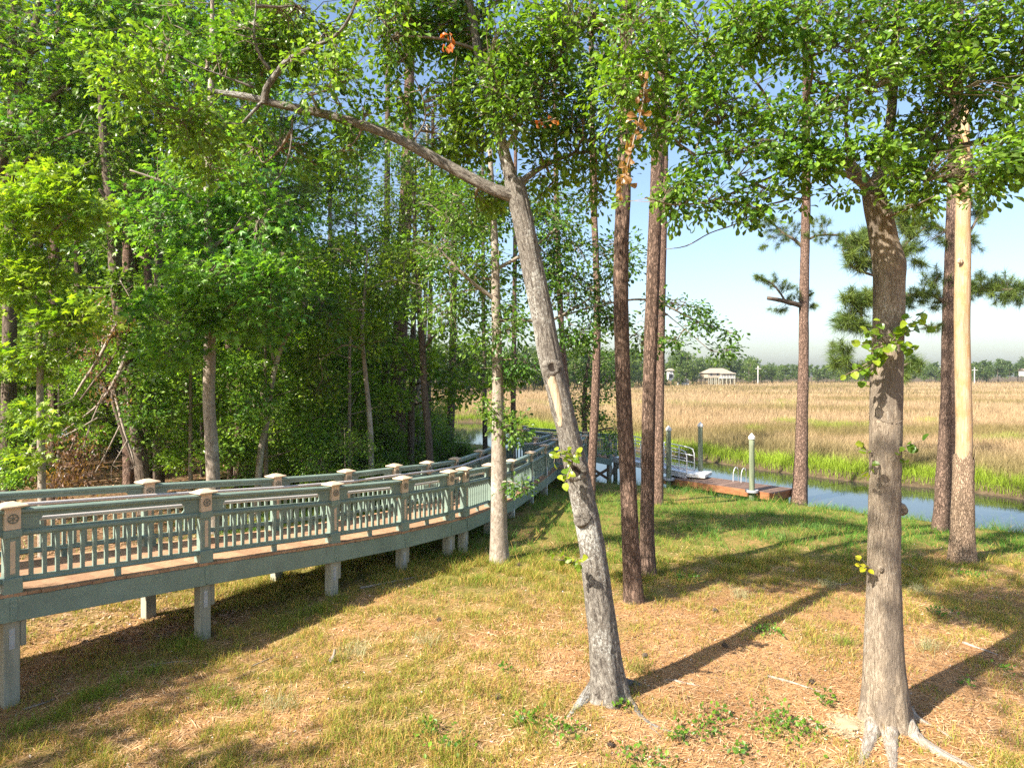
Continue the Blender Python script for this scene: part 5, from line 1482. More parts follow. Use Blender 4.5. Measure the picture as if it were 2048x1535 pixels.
bare_trunk('dark slender trunk just right of the vine clad tree', (318, 1030, 16), [(318, 950, 15), (317, 860, 14), (316, 760, 13), (315, 640, 12), (314, 500, 11), (313, 340, 9), (312, 180, 7)], M_DARKBARK, 511, 21.0, 12, 'broadleaf_tree', 'broadleaf tree')
bare_trunk('reddish pine trunk in shade right of the pale sweetgum trunk', (462, 1000, 16), [(461, 900, 15), (460, 800, 15), (458, 700, 14), (457, 600, 13), (456, 480, 12), (455, 320, 10), (454, 150, 8)], M_PINE_RED, 512, 25.0, 12)
bare_trunk('grey trunk in shade between sweetgum and crooked young tree', (492, 990, 18), [(491, 900, 17), (490, 800, 16), (489, 700, 15), (488, 580, 14), (487, 440, 12), (486, 280, 10), (485, 120, 8)], M_DARKBARK, 513, 26.5, 12)
bare_trunk('dead topped grey pine standing against the sky gap above the limb', (664, 960, 13), [(664, 860, 12), (663, 740, 11), (662, 620, 10), (661, 520, 9), (660, 420, 8), (660, 340, 6), (660, 300, 4)], M_DEADWOOD, 514, 32.0, 12)

# ------------------------------------------------------------------ fallen dead branch with brown leaves
rng = np.random.default_rng(88)
fb0 = px(255, 660, 17.2)
dbx = empty('dead_branch', (fb0[0] - 0.8, 16.6, gz(fb0[0] - 0.8, 16.6)))
tag(dbx, 'broken dead tree top hanging down with a heap of brown withered leaves', 'dead branch')
O_ = np.array(dbx.location)
g = Geo()
lines = [[(262, 690, 17.2, 8), (230, 760, 16.9, 7), (195, 810, 16.7, 5), (150, 845, 16.5, 4), (115, 870, 16.4, 2)], [(225, 770, 16.9, 5), (245, 850, 16.6, 5), (262, 900, 16.5, 4), (270, 930, 16.5, 3)],
         [(230, 655, 17.3, 7), (195, 720, 17.0, 6), (165, 765, 16.8, 5), (150, 790, 16.7, 4)], [(195, 835, 16.6, 4), (160, 855, 16.4, 3), (110, 880, 16.3, 2)], [(160, 850, 16.5, 3), (140, 900, 16.4, 2), (120, 940, 16.4, 1.5)],
         [(240, 850, 16.6, 3), (215, 900, 16.4, 2.5), (190, 945, 16.3, 2)], [(205, 790, 16.7, 3), (180, 850, 16.5, 2.5), (165, 900, 16.4, 2)], [(255, 880, 16.5, 3), (225, 930, 16.3, 2)], [(200, 720, 17.0, 3), (160, 700, 16.8, 2), (120, 720, 16.7, 1.5)],
         [(265, 640, 17.3, 3), (262, 600, 17.2, 3), (240, 560, 17.1, 2)]]
samp = []
for l in lines:
    P = np.array([px(x, y, d) for (x, y, d, w) in l]) - O_
    R = np.array([w / 2 / FPX * d for (x, y, d, w) in l])
    Q, _, _ = tube(g, P, R, 6, 0.08, amp=0.1, lump=0.2, seed=len(samp))
    samp.append(Q)
samp = np.concatenate(samp)
E = samp[rng.integers(0, len(samp), 260)] + rng.normal(0, 0.22, (260, 3)) - np.array((0, 0, 0.12))
twigs(g, samp[nearest(samp, E)], E, rng, 0.008)
link('dead_wood', g.mesh('dead_wood', M_DEADWOOD, True), dbx)
C = np.concatenate([px(150, 915, 16.4) - O_ + rng.normal(0, 1, (70, 3)) * np.array((0.30, 0.3, 0.42)), px(135, 960, 16.4) - O_ + rng.normal(0, 1, (40, 3)) * np.array((0.35, 0.3, 0.18)), px(195, 700, 17) - O_ + rng.normal(0, 1, (18, 3)) * 0.25, px(240, 650, 17.1) - O_ + rng.normal(0, 1, (26, 3)) * 0.25, px(215, 770, 16.8) - O_ + rng.normal(0, 1, (16, 3)) * 0.3])
pos, Rm, sz = cluster_leaves(rng, C, np.tile((0, 0, -1.0), (len(C), 1)), 9, 0.10, 0.10, 0.8, 0.2)
V, F, k = leaves_at(pos, Rm, sz, 'oak')
tag(link('withered_leaves', make_mesh('withered_leaves', V, F, M_LEAF, col=np.repeat(leaf_cols(rng, len(pos), (0.085, 0.045, 0.03), (0.26, 0.15, 0.095), 0.25), k, 0)), dbx), kind='stuff')

# ------------------------------------------------------------------ the wood behind: a few kinds, copied
def tree_kind(name, h, r, mat, seed, kind, label, cat, group):
    rng = np.random.default_rng(seed)
    root = empty(name, (0, 0, 0))
    tag(root, label, cat, group)
    lean = rng.normal(0, 0.03, 2)
    P = np.array([(0, 0, -0.3), (lean[0] * h * .1, 0, h * .2), (lean[0] * h * .5, lean[1] * h * .3, h * .55), (lean[0] * h, lean[1] * h, h)])
    tp, tr = part_tube(root, 'trunk', P, [r, r * .85, r * .6, r * .15], mat, sides=12, step=0.3, amp=0.07, flare=0.2, seed=seed % 30, lump=0.05)
    if kind == 'broad':
        pts = [tp[len(tp) // 3:]]
        blobs = []
        for k in range(13):
            a, z = rng.random() * 6.28, 0.22 + 0.78 * (k + rng.random()) / 13
            p0 = tp[int(min(len(tp) - 1, z * len(tp) * 0.9))]
            rr = h * (0.20 - 0.09 * abs(z - 0.5))
            e = p0 + np.array((math.cos(a) * rr, math.sin(a) * rr, rr * 0.35))
            pp, _ = part_tube(root, 'branch', [p0, (p0 + e) / 2 + np.array((0, 0, -.1)), e], [r * .28, r * .2, r * .08], mat, sides=6, step=0.4, amp=0.1, seed=k)
            pts.append(pp)
            blobs.append((e, np.array((1.0, 1.0, 0.6)) * h * 0.10 * (0.8 + 0.5 * rng.random()), 95))
        crown(root, rng, np.concatenate(pts), blobs, 9, 0.24, 0.20, 'dia', (0.070, 0.180, 0.030), (0.28, 0.42, 0.052), seed=seed, gap=0.40, freq=1.2)
    elif kind == 'pine':
        C, Dn, g = [], [], Geo()
        for k in range(26):
            a, z = rng.random() * 6.28, 0.55 + 0.45 * rng.random()
            p0 = tp[int(z * (len(tp) - 1))]
            rr = (1.15 - z) * h * 0.22 + 0.4
            e = p0 + np.array((math.cos(a) * rr, math.sin(a) * rr, rr * 0.3))
            tube(g, [p0, (p0 + e) / 2, e], [r * .25, r * .16, r * .06], 5, 0.6, cap=False)
            for j in range(14):
                C.append(p0 + (e - p0) * (0.35 + 0.7 * rng.random()) + rng.normal(0, 0.3, 3)); Dn.append(unit(e - p0 + rng.normal(0, 0.6, 3)))
        for k in range(9):
            a, z = rng.random() * 6.28, 0.2 + 0.35 * rng.random()
            q = tp[int(z * (len(tp) - 1))]
            tube(g, [q, q + np.array((math.cos(a), math.sin(a), 0.1)) * (0.4 + 0.7 * rng.random())], [0.022, 0.006], 5, 0.3)
        tag(link('branches', g.mesh('branches', mat, True), root), kind='stuff')
        needles_part(root, rng, C, Dn, 30, 0.30, 0.011, (0.055, 0.115, 0.028), (0.15, 0.215, 0.045))
    else:
        pts = [tp]
        blobs = []
        for k in range(9):
            a = rng.random() * 6.28
            e = np.array((math.cos(a) * h * .32, math.sin(a) * h * .32, h * (0.22 + 0.62 * rng.random())))
            pp, _ = part_tube(root, 'branch', [(0, 0, 0), e * np.array((.4, .4, .6)), e], [r * .7, r * .5, r * .2], mat, sides=5, step=0.3, seed=k)
            pts.append(pp)
            blobs.append((e, np.array((.26, .26, .2)) * h, 55))
        crown(root, rng, np.concatenate(pts), blobs, 10, 0.15, 0.095, 'dia', (0.070, 0.170, 0.028), (0.29, 0.41, 0.050), seed=seed, gap=0.42, freq=1.6, r0=0.009)
    return root

def copy_tree(o, loc, rz, s, label=None, group=None):
    c = o.copy()
    COL.objects.link(c)
    c.location = loc
    c.rotation_euler = (0, 0, rz)
    c.scale = (s, s, s)
    if label: c['label'] = label
    if group: c['group'] = group
    for ch in list(o.children):
        d = ch.copy()
        d.parent = c
        COL.objects.link(d)
        for gch in list(ch.children):
            e = gch.copy()
            e.parent = d
            COL.objects.link(e)
    return c

GW = 'trees deep in the wood behind the boardwalk'
GS_ = 'shrubs under the trees behind the boardwalk'
kinds = {
    'b1': tree_kind('woodland_tree', 15.0, 0.17, M_DARKBARK, 901, 'broad', 'leafy broadleaf tree deep in the shaded wood behind the boardwalk', 'broadleaf tree', GW),
    'b2': tree_kind('woodland_tree', 12.0, 0.13, M_PALE, 902, 'broad', 'pale barked broadleaf tree in the shaded wood behind the boardwalk', 'broadleaf tree', GW),
    'p1': tree_kind('pine_tree', 21.0, 0.17, M_PINE, 903, 'pine', 'tall dark pine with high needles in the wood behind the boardwalk', 'pine tree', GW),
    'p2': tree_kind('pine_tree', 18.0, 0.13, M_PINE_RED, 904, 'pine', 'slender reddish pine with high needles in the wood behind the boardwalk', 'pine tree', GW),
    's1': tree_kind('shrub', 3.0, 0.035, M_TWIG, 905, 'shrub', 'tall dense green shrub in the undergrowth beyond the far railing', 'shrub', GS_),
    's2': tree_kind('shrub', 1.9, 0.025, M_TWIG, 906, 'shrub', 'low rounded green shrub in the undergrowth beyond the far railing', 'shrub', GS_),
}
used = set()
def plant(kind, x, y, s, rz):
    z = gz(x, y)
    if kind not in used:
        used.add(kind)
        o = kinds[kind]
        o.location, o.rotation_euler, o.scale = (x, y, z), (0, 0, rz), (s, s, s)
        return o
    return copy_tree(kinds[kind], (x, y, z), rz, s)
rr = random.Random(77)
NN = np.array([n[:2] for n in far_nodes])
def clear_of_walk(x, y, m):
    return float(seg_dist(np.array([[x, y]]), NN)[0]) > m and x < np.interp(y, NN[:12, 1], NN[:12, 0]) - m
placed = []
def try_plant(kind, x, y, s, gap, m):
    P = np.array([[x, y]])
    if not inside(P, LAND_POLY)[0] or seg_dist(P, NEAR)[0] < 1.2 or not clear_of_walk(x, y, m): return False
    if any((x - a) ** 2 + (y - b) ** 2 < (gap + c) ** 2 / 4 for a, b, c in placed): return False
    placed.append((x, y, gap))
    plant(kind, x, y, s, rr.random() * 6.28)
    return True
nt = 0
for _ in range(2000):
    y = 21 + 40 * rr.random() ** 1.1
    x = -(0.13 + 0.82 * rr.random()) * y - rr.random() * 3
    if x > -0.15 * y - 0.5 and y > 30: continue
    k = rr.choice(['b1', 'b2', 'p1', 'p2', 'b1', 'p1'])
    if -0.285 < x / y < -0.16: k = rr.choice(['p2', 's1', 'low', 'low', 'low'])
    if k == 'low': ok = try_plant('b2', x, y, rr.uniform(0.52, 0.70), 2.3, 3.0)
    else: ok = try_plant(k, x, y, rr.uniform(0.85, 1.2) * (1.5 if k == 's1' else 1), 2.6, 3.2)
    nt += bool(ok)
    if nt >= 74: break
ns = 0
nl_ = 0
for _ in range(1500):
    y = 18.5 + 13 * rr.random()
    x = -(0.30 + 0.55 * rr.random()) * y
    if try_plant(rr.choice(['b2', 'b1']), x, y, rr.uniform(0.38, 0.60), 1.7, 2.6): nl_ += 1
    if nl_ >= 26: break
for _ in range(3000):
    y = 19.5 + 30 * rr.random() ** 1.3
    x = -(0.12 + 0.80 * rr.random()) * y
    if x < -0.55 * y and y < 24: continue
    if try_plant(rr.choice(['s1', 's2', 's1']), x, y, rr.uniform(0.7, 1.15), 1.5, 2.3): ns += 1
    if ns >= 76: break
for (xx, yy, d, k, s) in ((900, 925, 29, 's2', 0.8), (925, 915, 31, 's2', .55), (950, 910, 32, 's2', .5), (600, 940, 23, 's1', 1.1), (680, 940, 23.5, 's1', 1.05), (560, 950, 22, 's1', .9), (730, 940, 25, 's1', 1.0), (640, 950, 21.5, 's2', 1.0)):
    X = (xx - CX) / FPX * d
    plant(k, X, d, s, rr.random() * 6)
o = plant('b2', -13.6, -0.2, 0.80, 1.0)
o['label'] = 'broadleaf tree at the near end of the boardwalk left of the lawn'
o.scale = (0.88,) * 3
o = plant('b1', -4.6, -3.2, 1.02, 2.1)
o['label'] = 'broadleaf tree on the lawn behind the two big oaks, away from the creek'
# trees of the far left wood that closes the view past the boardwalk
for k in range(34):
    y = 62 + 26 * rr.random()
    x = -(0.30 + 0.62 * k / 34 + 0.02 * rr.random()) * y - 4
    P = np.array([[x, y]])
    plant(rr.choice(['b1', 'p1', 'b1']), x, y, rr.uniform(0.9, 1.2), rr.random() * 6.28) if inside(P, LAND_POLY)[0] else None

# ------------------------------------------------------------------ marsh
def blades(rng, P, Z, h, w, lean, colr, two=True, tipcol=None, droop=0.25):
    n = len(P)
    a = rng.random(n) * 6.283
    f = rng.random(n) * 6.283
    base = np.column_stack([P, Z])
    side = np.column_stack([np.cos(f), np.sin(f), np.zeros(n)]) * (w / 2)[:, None]
    dirv = np.column_stack([np.cos(a), np.sin(a), np.zeros(n)]) * (lean * h)[:, None]
    up = np.zeros((n, 3)); up[:, 2] = h
    mid = base + dirv * 0.35 + up * 0.58
    tip = base + dirv + up * (1 - droop * lean)[:, None]
    tcol = colr if tipcol is None else tipcol
    if two:
        V = np.stack([base - side, base + side, mid - side * .75, mid + side * .75, tip], 1)
        C = np.stack([colr, colr, (colr + tcol) / 2, (colr + tcol) / 2, tcol], 1)
        b5 = (np.arange(n) * 5)[:, None]
        F = [np.concatenate([b5, b5 + 1, b5 + 3, b5 + 2], 1), np.concatenate([b5 + 2, b5 + 3, b5 + 4], 1)]
    else:
        V = np.stack([base - side, base + side, tip], 1)
        C = np.stack([colr, colr, tcol], 1)
        F = [np.arange(n * 3).reshape(-1, 3)]
    return V.reshape(-1, 3), F, C.reshape(-1, 3)

class Mass:
    def __init__(s): s.V, s.F3, s.F4, s.C, s.n = [], [], [], [], 0
    def add(s, V, F, C):
        for f in F: (s.F3 if f.shape[1] == 3 else s.F4).append(f + s.n)
        s.V.append(V); s.C.append(C); s.n += len(V)
    def link(s, name, mat, label):
        F = [np.concatenate(x) for x in (s.F3, s.F4) if x]
        return tag(link(name, make_mesh(name, np.concatenate(s.V), F, mat, col=np.concatenate(s.C))), label, kind='stuff')

rng = np.random.default_rng(31)
def wedge(n, y0, y1, power, k0=-0.85, k1=0.85):
    """points in the fan before the camera"""
    y = y0 + (y1 - y0) * rng.random(n) ** power
    x = (k0 + (k1 - k0) * rng.random(n)) * y
    return np.column_stack([x, y])
marsh_m = Mass()
for (n, y0, y1, pw, hh, ww, two) in ((150000, 26, 62, 1.15, 0.95, 0.020, True), (110000, 58, 130, 1.2, 1.0, 0.062, False), (90000, 120, 300, 1.3, 1.0, 0.15, False), (14000, 285, 345, 1.1, 1.0, 0.32, False)):
    P = wedge(n, y0, y1, pw, -0.30 if y1 < 140 else -0.4)
    k = inside(P, MARSH_POLY)
    P = P[k]
    sf_ = seg_dist(P, FAR)
    k = sf_ > 0.15
    P, sf_ = P[k], sf_[k]
    band = fbm(P * np.array((0.035, 0.10)), 4, 61)
    fine = fbm(P * 0.6, 3, 62)
    dry = np.array((0.355, 0.262, 0.152)) * (0.55 + 0.9 * fine[:, None]) 
    tan2 = np.array((0.41, 0.325, 0.21))[None]
    olive = np.array((0.19, 0.165, 0.06))[None]
    t = smooth01((band - 0.40) / 0.22)[:, None]
    C = dry * (1 - 0.45 * t) + tan2 * 0.45 * t
    ol = (smooth01((0.47 - band) / 0.10) * 0.80)[:, None]
    C = C * (1 - ol) + olive * ol
    edge = (1 - smooth01((sf_ - 0.6 - 2.2 * fbm(P * 0.3, 3, 63)) / 1.6))
    low = (1 - smooth01((sf_ - 2.0) / 11.0))
    green = np.array((0.20, 0.29, 0.025))[None] * (0.7 + 0.7 * fine[:, None])
    gp = smooth01((fbm(P * 0.16, 3, 66) - 0.70) / 0.05) * (P[:, 1] < 110) * (sf_ > 8) * 0.7
    gk = np.clip(np.maximum(edge, gp), 0, 1)[:, None]
    ol2 = (low * 0.65)[:, None] * (1 - gk)
    C = C * (1 - ol2) + np.array((0.17, 0.165, 0.045))[None] * ol2
    C = C * (1 - gk) + green * gk
    C = np.clip(C * (1 + rng.normal(0, 0.16, len(P)))[:, None], 0.01, 0.9)
    Ct = np.clip(C * np.array((1.15, 1.08, 1.05)) * (1 - 0.0 * gk), 0, 0.95)
    h = hh * (0.65 + 0.55 * fine) * (0.55 + 0.45 * smooth01((sf_ - 0.3) / 5)) * (0.8 + 0.4 * rng.random(len(P)))
    marsh_m.add(*blades(rng, P, height(P) - 0.03, h, np.full(len(P), ww) * (0.7 + 0.6 * rng.random(len(P))), 0.18 + 0.30 * rng.random(len(P)), C, two, Ct))
P = np.column_stack([rng.uniform(-30, 45, 190000), rng.uniform(20, 86, 190000)])
sf_ = seg_dist(P, FAR)
k = inside(P, MARSH_POLY) & (sf_ < 0.5 + 3.4 * fbm(P * 0.25, 3, 63) ** 1.2) & (sf_ > 0.06) & (np.abs(P[:, 0]) < 0.9 * P[:, 1])
P, sf_ = P[k], sf_[k]
fine = fbm(P * 0.6, 3, 62)
C = np.clip(np.array((0.235, 0.345, 0.028))[None] * (0.65 + 0.75 * fine[:, None]) * (1 + rng.normal(0, 0.18, (len(P), 1))), 0.01, 0.8)
marsh_m.add(*blades(rng, P, height(P) - 0.03, (0.45 + 0.45 * fine) * (0.6 + 0.6 * rng.random(len(P))) * (0.65 + 0.35 * smooth01(sf_ / 0.8)), np.full(len(P), 0.022), 0.25 + 0.5 * rng.random(len(P)), C, True, C * 1.1))
marsh_m.link('marsh_grass', M_BLADE, 'wide salt marsh of tan cordgrass with a green edge along the creek')

# ------------------------------------------------------------------ grass and litter on the bank
lawn = Mass()
rng = np.random.default_rng(32)
for (n, y0, y1, pw, hm, wm_) in ((420000, 5.2, 15, 1.15, 0.085, 0.0060), (300000, 13, 34, 1.1, 0.13, 0.011)):
    P = wedge(n, y0, y1, pw, -0.86, 0.86)
    k = inside(P, LAND_POLY)
    P = P[k]
    cov = grass_cover(P)
    forest_k = smooth01((-P[:, 0] - 0.33 * P[:, 1] - 1.8) / 2.0) * smooth01((P[:, 1] - 10) / 4)
    clump = fbm(P * 4.2, 2, 71)
    s_ = seg_dist(P, NEAR)
    keep = (rng.random(len(P)) < (cov * 1.15 * smooth01((clump - 0.30) / 0.3) * (1 - 0.93 * forest_k))) & (s_ > 0.2)
    P, cov, clump, s_ = P[keep], cov[keep], clump[keep], s_[keep]
    wet = smooth01((P[:, 1] - 12.5 - 0.05 * P[:, 0]) / 4.5)
    tint = fbm(P * 0.8, 3, 72)
    dryc = np.array((0.42, 0.285, 0.095))
    yel = np.array((0.225, 0.270, 0.040))
    grn = np.array((0.090, 0.220, 0.028))
    t = np.clip(wet * 1.05 + (tint - 0.55) * 1.5, 0, 1)[:, None]
    C = yel[None] * (1 - t) + grn[None] * t
    dr = (rng.random(len(P)) < (0.42 - 0.33 * wet))[:, None]
    C = np.where(dr, dryc[None] * (0.8 + 0.5 * rng.random((len(P), 1))), C)
    bank = (1 - smooth01((s_ - 0.2) / 1.6))
    C = np.clip(C * (1 + rng.normal(0, 0.2, len(P)))[:, None], 0.01, 0.8)
    h = hm * (0.5 + 1.1 * clump ** 2 * 1.8) * (0.5 + 0.9 * rng.random(len(P))) * (1 + 1.2 * bank) * (0.7 + 0.5 * cov)
    lawn.add(*blades(rng, P, height(P) - 0.008, h, wm_ * (0.6 + 0.8 * rng.random(len(P))), 0.3 + 0.8 * rng.random(len(P)), C, y1 < 20, C * np.array((1.2, 1.12, 1.0))))
# taller tufts
T = []
for (x, y, n) in [(1280, 1345, 0), (210, 1395, 1), (240, 1370, 1), (120, 1440, 1), (360, 1300, 1), (470, 1410, 1), (600, 1235, 1), (640, 1225, 1), (560, 1260, 1), (850, 1290, 2), (415, 1395, 1), (1655, 1175, 2), (1840, 1185, 2), (300, 1350, 1), (960, 1165, 1), (1480, 1195, 2), (560, 1415, 2), (175, 1405, 1), (710, 1310, 2),
                  (1690, 1290, 1), (1860, 1300, 2), (1560, 1075, 3), (1630, 1060, 3), (1420, 1060, 3), (1380, 1030, 3), (1250, 1010, 3), (1530, 1030, 3), (1440, 986, 3), (1475, 990, 3), (1510, 994, 3), (1545, 997, 3), (1405, 984, 3), (1375, 982, 3), (1340, 985, 3), (1285, 985, 3), (1240, 978, 3), (1700, 1022, 3), (1650, 1018, 3), (1740, 1030, 3), (680, 1205, 1), (45, 1465, 1), (390, 1285, 1)]:
    c = ground_hit(x, y)[:2]
    m = 110
    P = c + rng.normal(0, 1, (m, 2)) * (0.10 if n != 3 else 0.25)
    base = {0: (0.2, 0.2, 0.05), 1: (0.17, 0.24, 0.03), 2: (0.36, 0.36, 0.20), 3: (0.11, 0.22, 0.05)}[n]
    C = np.clip(np.array(base)[None] * (1 + rng.normal(0, 0.2, m))[:, None], 0.01, 0.8)
    lawn.add(*blades(rng, P, height(P) - 0.01, (0.22 if n != 3 else 0.26) * (0.5 + 0.8 * rng.random(m)), np.full(m, 0.006 if c[1] < 14 else 0.011), 0.4 + 0.9 * rng.random(m), C, True, C * 1.15, 0.35))
# reeds along the waterline
P = np.column_stack([rng.uniform(-10, 18, 60000), rng.uniform(18, 50, 60000)])
s_ = seg_dist(P, NEAR)
k = inside(P, LAND_POLY) & (s_ < 1.0 * fbm(P * 0.7, 2, 91) + 0.35) & (fbm(P * 1.2, 2, 92) > 0.42)
P = P[k]
C = np.clip(np.array((0.10, 0.19, 0.03))[None] * (1 + rng.normal(0, 0.25, len(P)))[:, None], 0.01, 0.6)
lawn.add(*blades(rng, P, height(P) - 0.02, 0.14 + 0.22 * rng.random(len(P)), np.full(len(P), 0.013), 0.4 + 0.5 * rng.random(len(P)), C, True))
lawn.link('lawn_grass', M_BLADE, 'patchy yellow green grass growing through pine straw on the bank')

litter = Mass()
rng = np.random.default_rng(33)
def flat_bits(n, y0, y1, pw, ln, wd, c1, c2, wood=False, lift=0.006):
    P = wedge(n, y0, y1, pw, -0.86, 0.86)
    k = inside(P, LAND_POLY) & (seg_dist(P, NEAR) > 0.5)
    P = P[k]
    if not wood: k = rng.random(len(P)) < 1.15 - 0.9 * grass_cover(P)
    else: k = (-P[:, 0] > 0.36 * P[:, 1] + 0.5) & (P[:, 1] > 10)
    P = P[k]
    m = len(P)
    Z = height(P) + lift + 0.012 * rng.random(m)
    a = rng.random(m) * 6.283
    L = ln * (0.5 + rng.random(m))
    W = wd * (0.6 + 0.8 * rng.random(m))
    tilt = rng.normal(0, 0.22, m)
    ax = np.column_stack([np.cos(a), np.sin(a), tilt]) * (L / 2)[:, None]
    sd = np.column_stack([-np.sin(a), np.cos(a), rng.normal(0, 0.3, m)]) * (W / 2)[:, None]
    c = np.column_stack([P, Z])
    V = np.stack([c - ax, c + sd, c + ax, c - sd], 1).reshape(-1, 3)
    C = leaf_cols(rng, m, c1, c2, 0.2) * np.clip(0.45 + 1.0 * fbm(P * 0.55, 4, 95), 0.5, 1.15)[:, None]
    C = np.repeat(C, 4, 0)
    litter.add(V, [np.arange(m * 4).reshape(-1, 4)], C)
flat_bits(120000, 5.2, 16, 1.1, 0.13, 0.007, (0.35, 0.19, 0.085), (0.64, 0.435, 0.25))
flat_bits(30000, 5.2, 18, 1.1, 0.045, 0.016, (0.12, 0.06, 0.03), (0.46, 0.27, 0.14))
flat_bits(3500, 5.2, 18, 1.1, 0.04, 0.016, (0.44, 0.36, 0.28), (0.64, 0.57, 0.49))
flat_bits(36000, 10, 30, 1.1, 0.10, 0.045, (0.11, 0.06, 0.035), (0.48, 0.31, 0.19), wood=True)
litter.link('pine_straw', M_LITTER, 'brown pine straw and dry leaf litter scattered over the bank')

# low green weeds in the straw
WG = 'low green weeds in the pine straw'
WEEDS = ['green weed clump below the roots of the leaning oak, left of two', 'green weed clump below the roots of the leaning oak, right of two', 'small weed at the bottom middle, nearer the camera of a close pair', 'small weed at the bottom middle, farther of a close pair',
         'widest green weed patch left of the pale sand heap', 'weed just left of the pale sand heap', 'weed at the bottom edge below the leaning oak', 'weed beside the tip of the leaning oak shadow', 'weed in the shade just right of the two dark pines',
         'tiny weed at the bottom edge between the two oaks', 'weed touching the upper edge of the sand heap', 'weed left of the foot of the bare dead pine', 'tiny weed right of the leaning oak root tip', 'weed at the bottom left of the leaning oak, lower one',
         'weed at the bottom left of the leaning oak, upper one', 'single small weed in the grass left of the leaning oak foot', 'tiny weed at the end of the pale oak shadow, left one', 'tiny weed at the end of the pale oak shadow, right one', 'tiny weed beside the right root of the leaning oak', 'weed in the shaded grass right of the pale oak trunk']
for i, (x, y, r, n) in enumerate([(1065, 1452, .13, 40), (1130, 1470, .12, 36), (1405, 1470, .12, 32), (1430, 1440, .09, 24), (1548, 1462, .22, 70), (1600, 1468, .12, 30), (1285, 1530, .16, 44), (1530, 1268, .13, 40), (1370, 1162, .14, 50), (1480, 1510, .08, 18),
                                 (1660, 1410, .09, 20), (1940, 1155, .15, 40), (1360, 1480, .08, 20), (905, 1500, .12, 28), (860, 1465, .10, 26), (1010, 1345, .06, 12), (1935, 1375, .05, 9), (2005, 1345, .06, 12), (1245, 1420, .06, 12), (1880, 1230, .12, 26)]):
    rng = np.random.default_rng(700 + i)
    b = ground_hit(x, y)
    w = empty('weed', b)
    tag(w, WEEDS[i], 'weed', WG)
    pos = rng.normal(0, 1, (n * 2, 3)) * np.array((r, r, 0.0))
    pos[:, 2] = 0.03 + 0.09 * rng.random(n * 2)
    for q in pos: q[2] += gz(b[0] + q[0], b[1] + q[1]) - b[2]
    ax = unit(rng.normal(0, 1, (n * 2, 3)) + np.array((0, 0, 0.5)))
    V, F, k = leaves_at(pos, leaf_frames(ax, rng.normal(0, .4, (n * 2, 3)) + np.array((-.2, -.2, 1))), 0.055 * (0.6 + 0.7 * rng.random(n * 2)), 'dia')
    tag(link('leaves', make_mesh('leaves', V, F, M_LEAF, col=np.repeat(leaf_cols(rng, n * 2, (0.06, 0.16, 0.02), (0.17, 0.30, 0.03)), k, 0)), w), kind='stuff')
    st_ = pos[::3]
    g = Geo(); twigs(g, st_ * np.array((.5, .5, 0)) , st_, rng, 0.003, 0.002)
    tag(link('stems', g.mesh('stems', M_TWIG), w), kind='stuff')

# fallen sticks, a weathered log bit, pine cones
for i, (pts, lab, w) in enumerate([([(660, 1325), (668, 1308), (676, 1295)], 'short stout weathered stick standing out of the grass left of the leaning oak', 13), ([(502, 1335), (530, 1322), (552, 1313)], 'thin pale twig lying in the grass below the boardwalk', 5),
                                   ([(720, 1178), (780, 1166), (850, 1150), (890, 1135)], 'long grey branch lying along the bank beside the piles', 7), ([(1535, 1355), (1590, 1368), (1640, 1385)], 'white flaking dead stick lying between the two big oaks', 9),
                                   ([(1925, 1286), (1960, 1298), (1995, 1310)], 'long white bare stick lying right of the pale oak', 8), ([(1800, 1125), (1825, 1135), (1842, 1145)], 'short white stick lying before the dead pine', 8),
                                   ([(300, 1330), (340, 1326), (388, 1322)], 'thin grey stick lying in the shade under the boardwalk', 6), ([(1650, 1160), (1680, 1170), (1705, 1166)], 'dark thin stick in the grass left of the pale oak', 5),
                                   ([(1875, 1460), (1895, 1472), (1905, 1478)], 'small broken bark piece in the shadow of the pale oak', 9), ([(45, 1420), (70, 1412), (110, 1398)], 'grey driftwood stick beside the first boardwalk pile', 8),
                                   ([(1300, 1455), (1312, 1466), (1322, 1478)], 'short pale stick in the straw below the leaning oak roots', 7)]):
    P = np.array([ground_hit(*p) for p in pts])
    R = np.full(len(P), w * 0.7 / 2 / FPX * P[0][1])
    P[:, 2] += R * 0.5
    if i == 0: P[-1] = P[0] + np.array((0.06, 0.02, 0.16)); P[1] = (P[0] + P[2]) / 2 + np.array((.02, 0, 0))
    R = R * np.linspace(1, 0.45, len(R))
    s = empty('fallen_stick', P[0])
    tag(s, lab, 'stick', 'sticks lying on the bank')
    part_tube(s, 'wood', P, R, M_DEADWOOD if i not in (3, 4, 5) else M_ROOT, sides=8, step=0.03, amp=0.15, fk=5, fv=8, seed=i, lump=0.3)
rng = np.random.default_rng(55)
cone_me = None
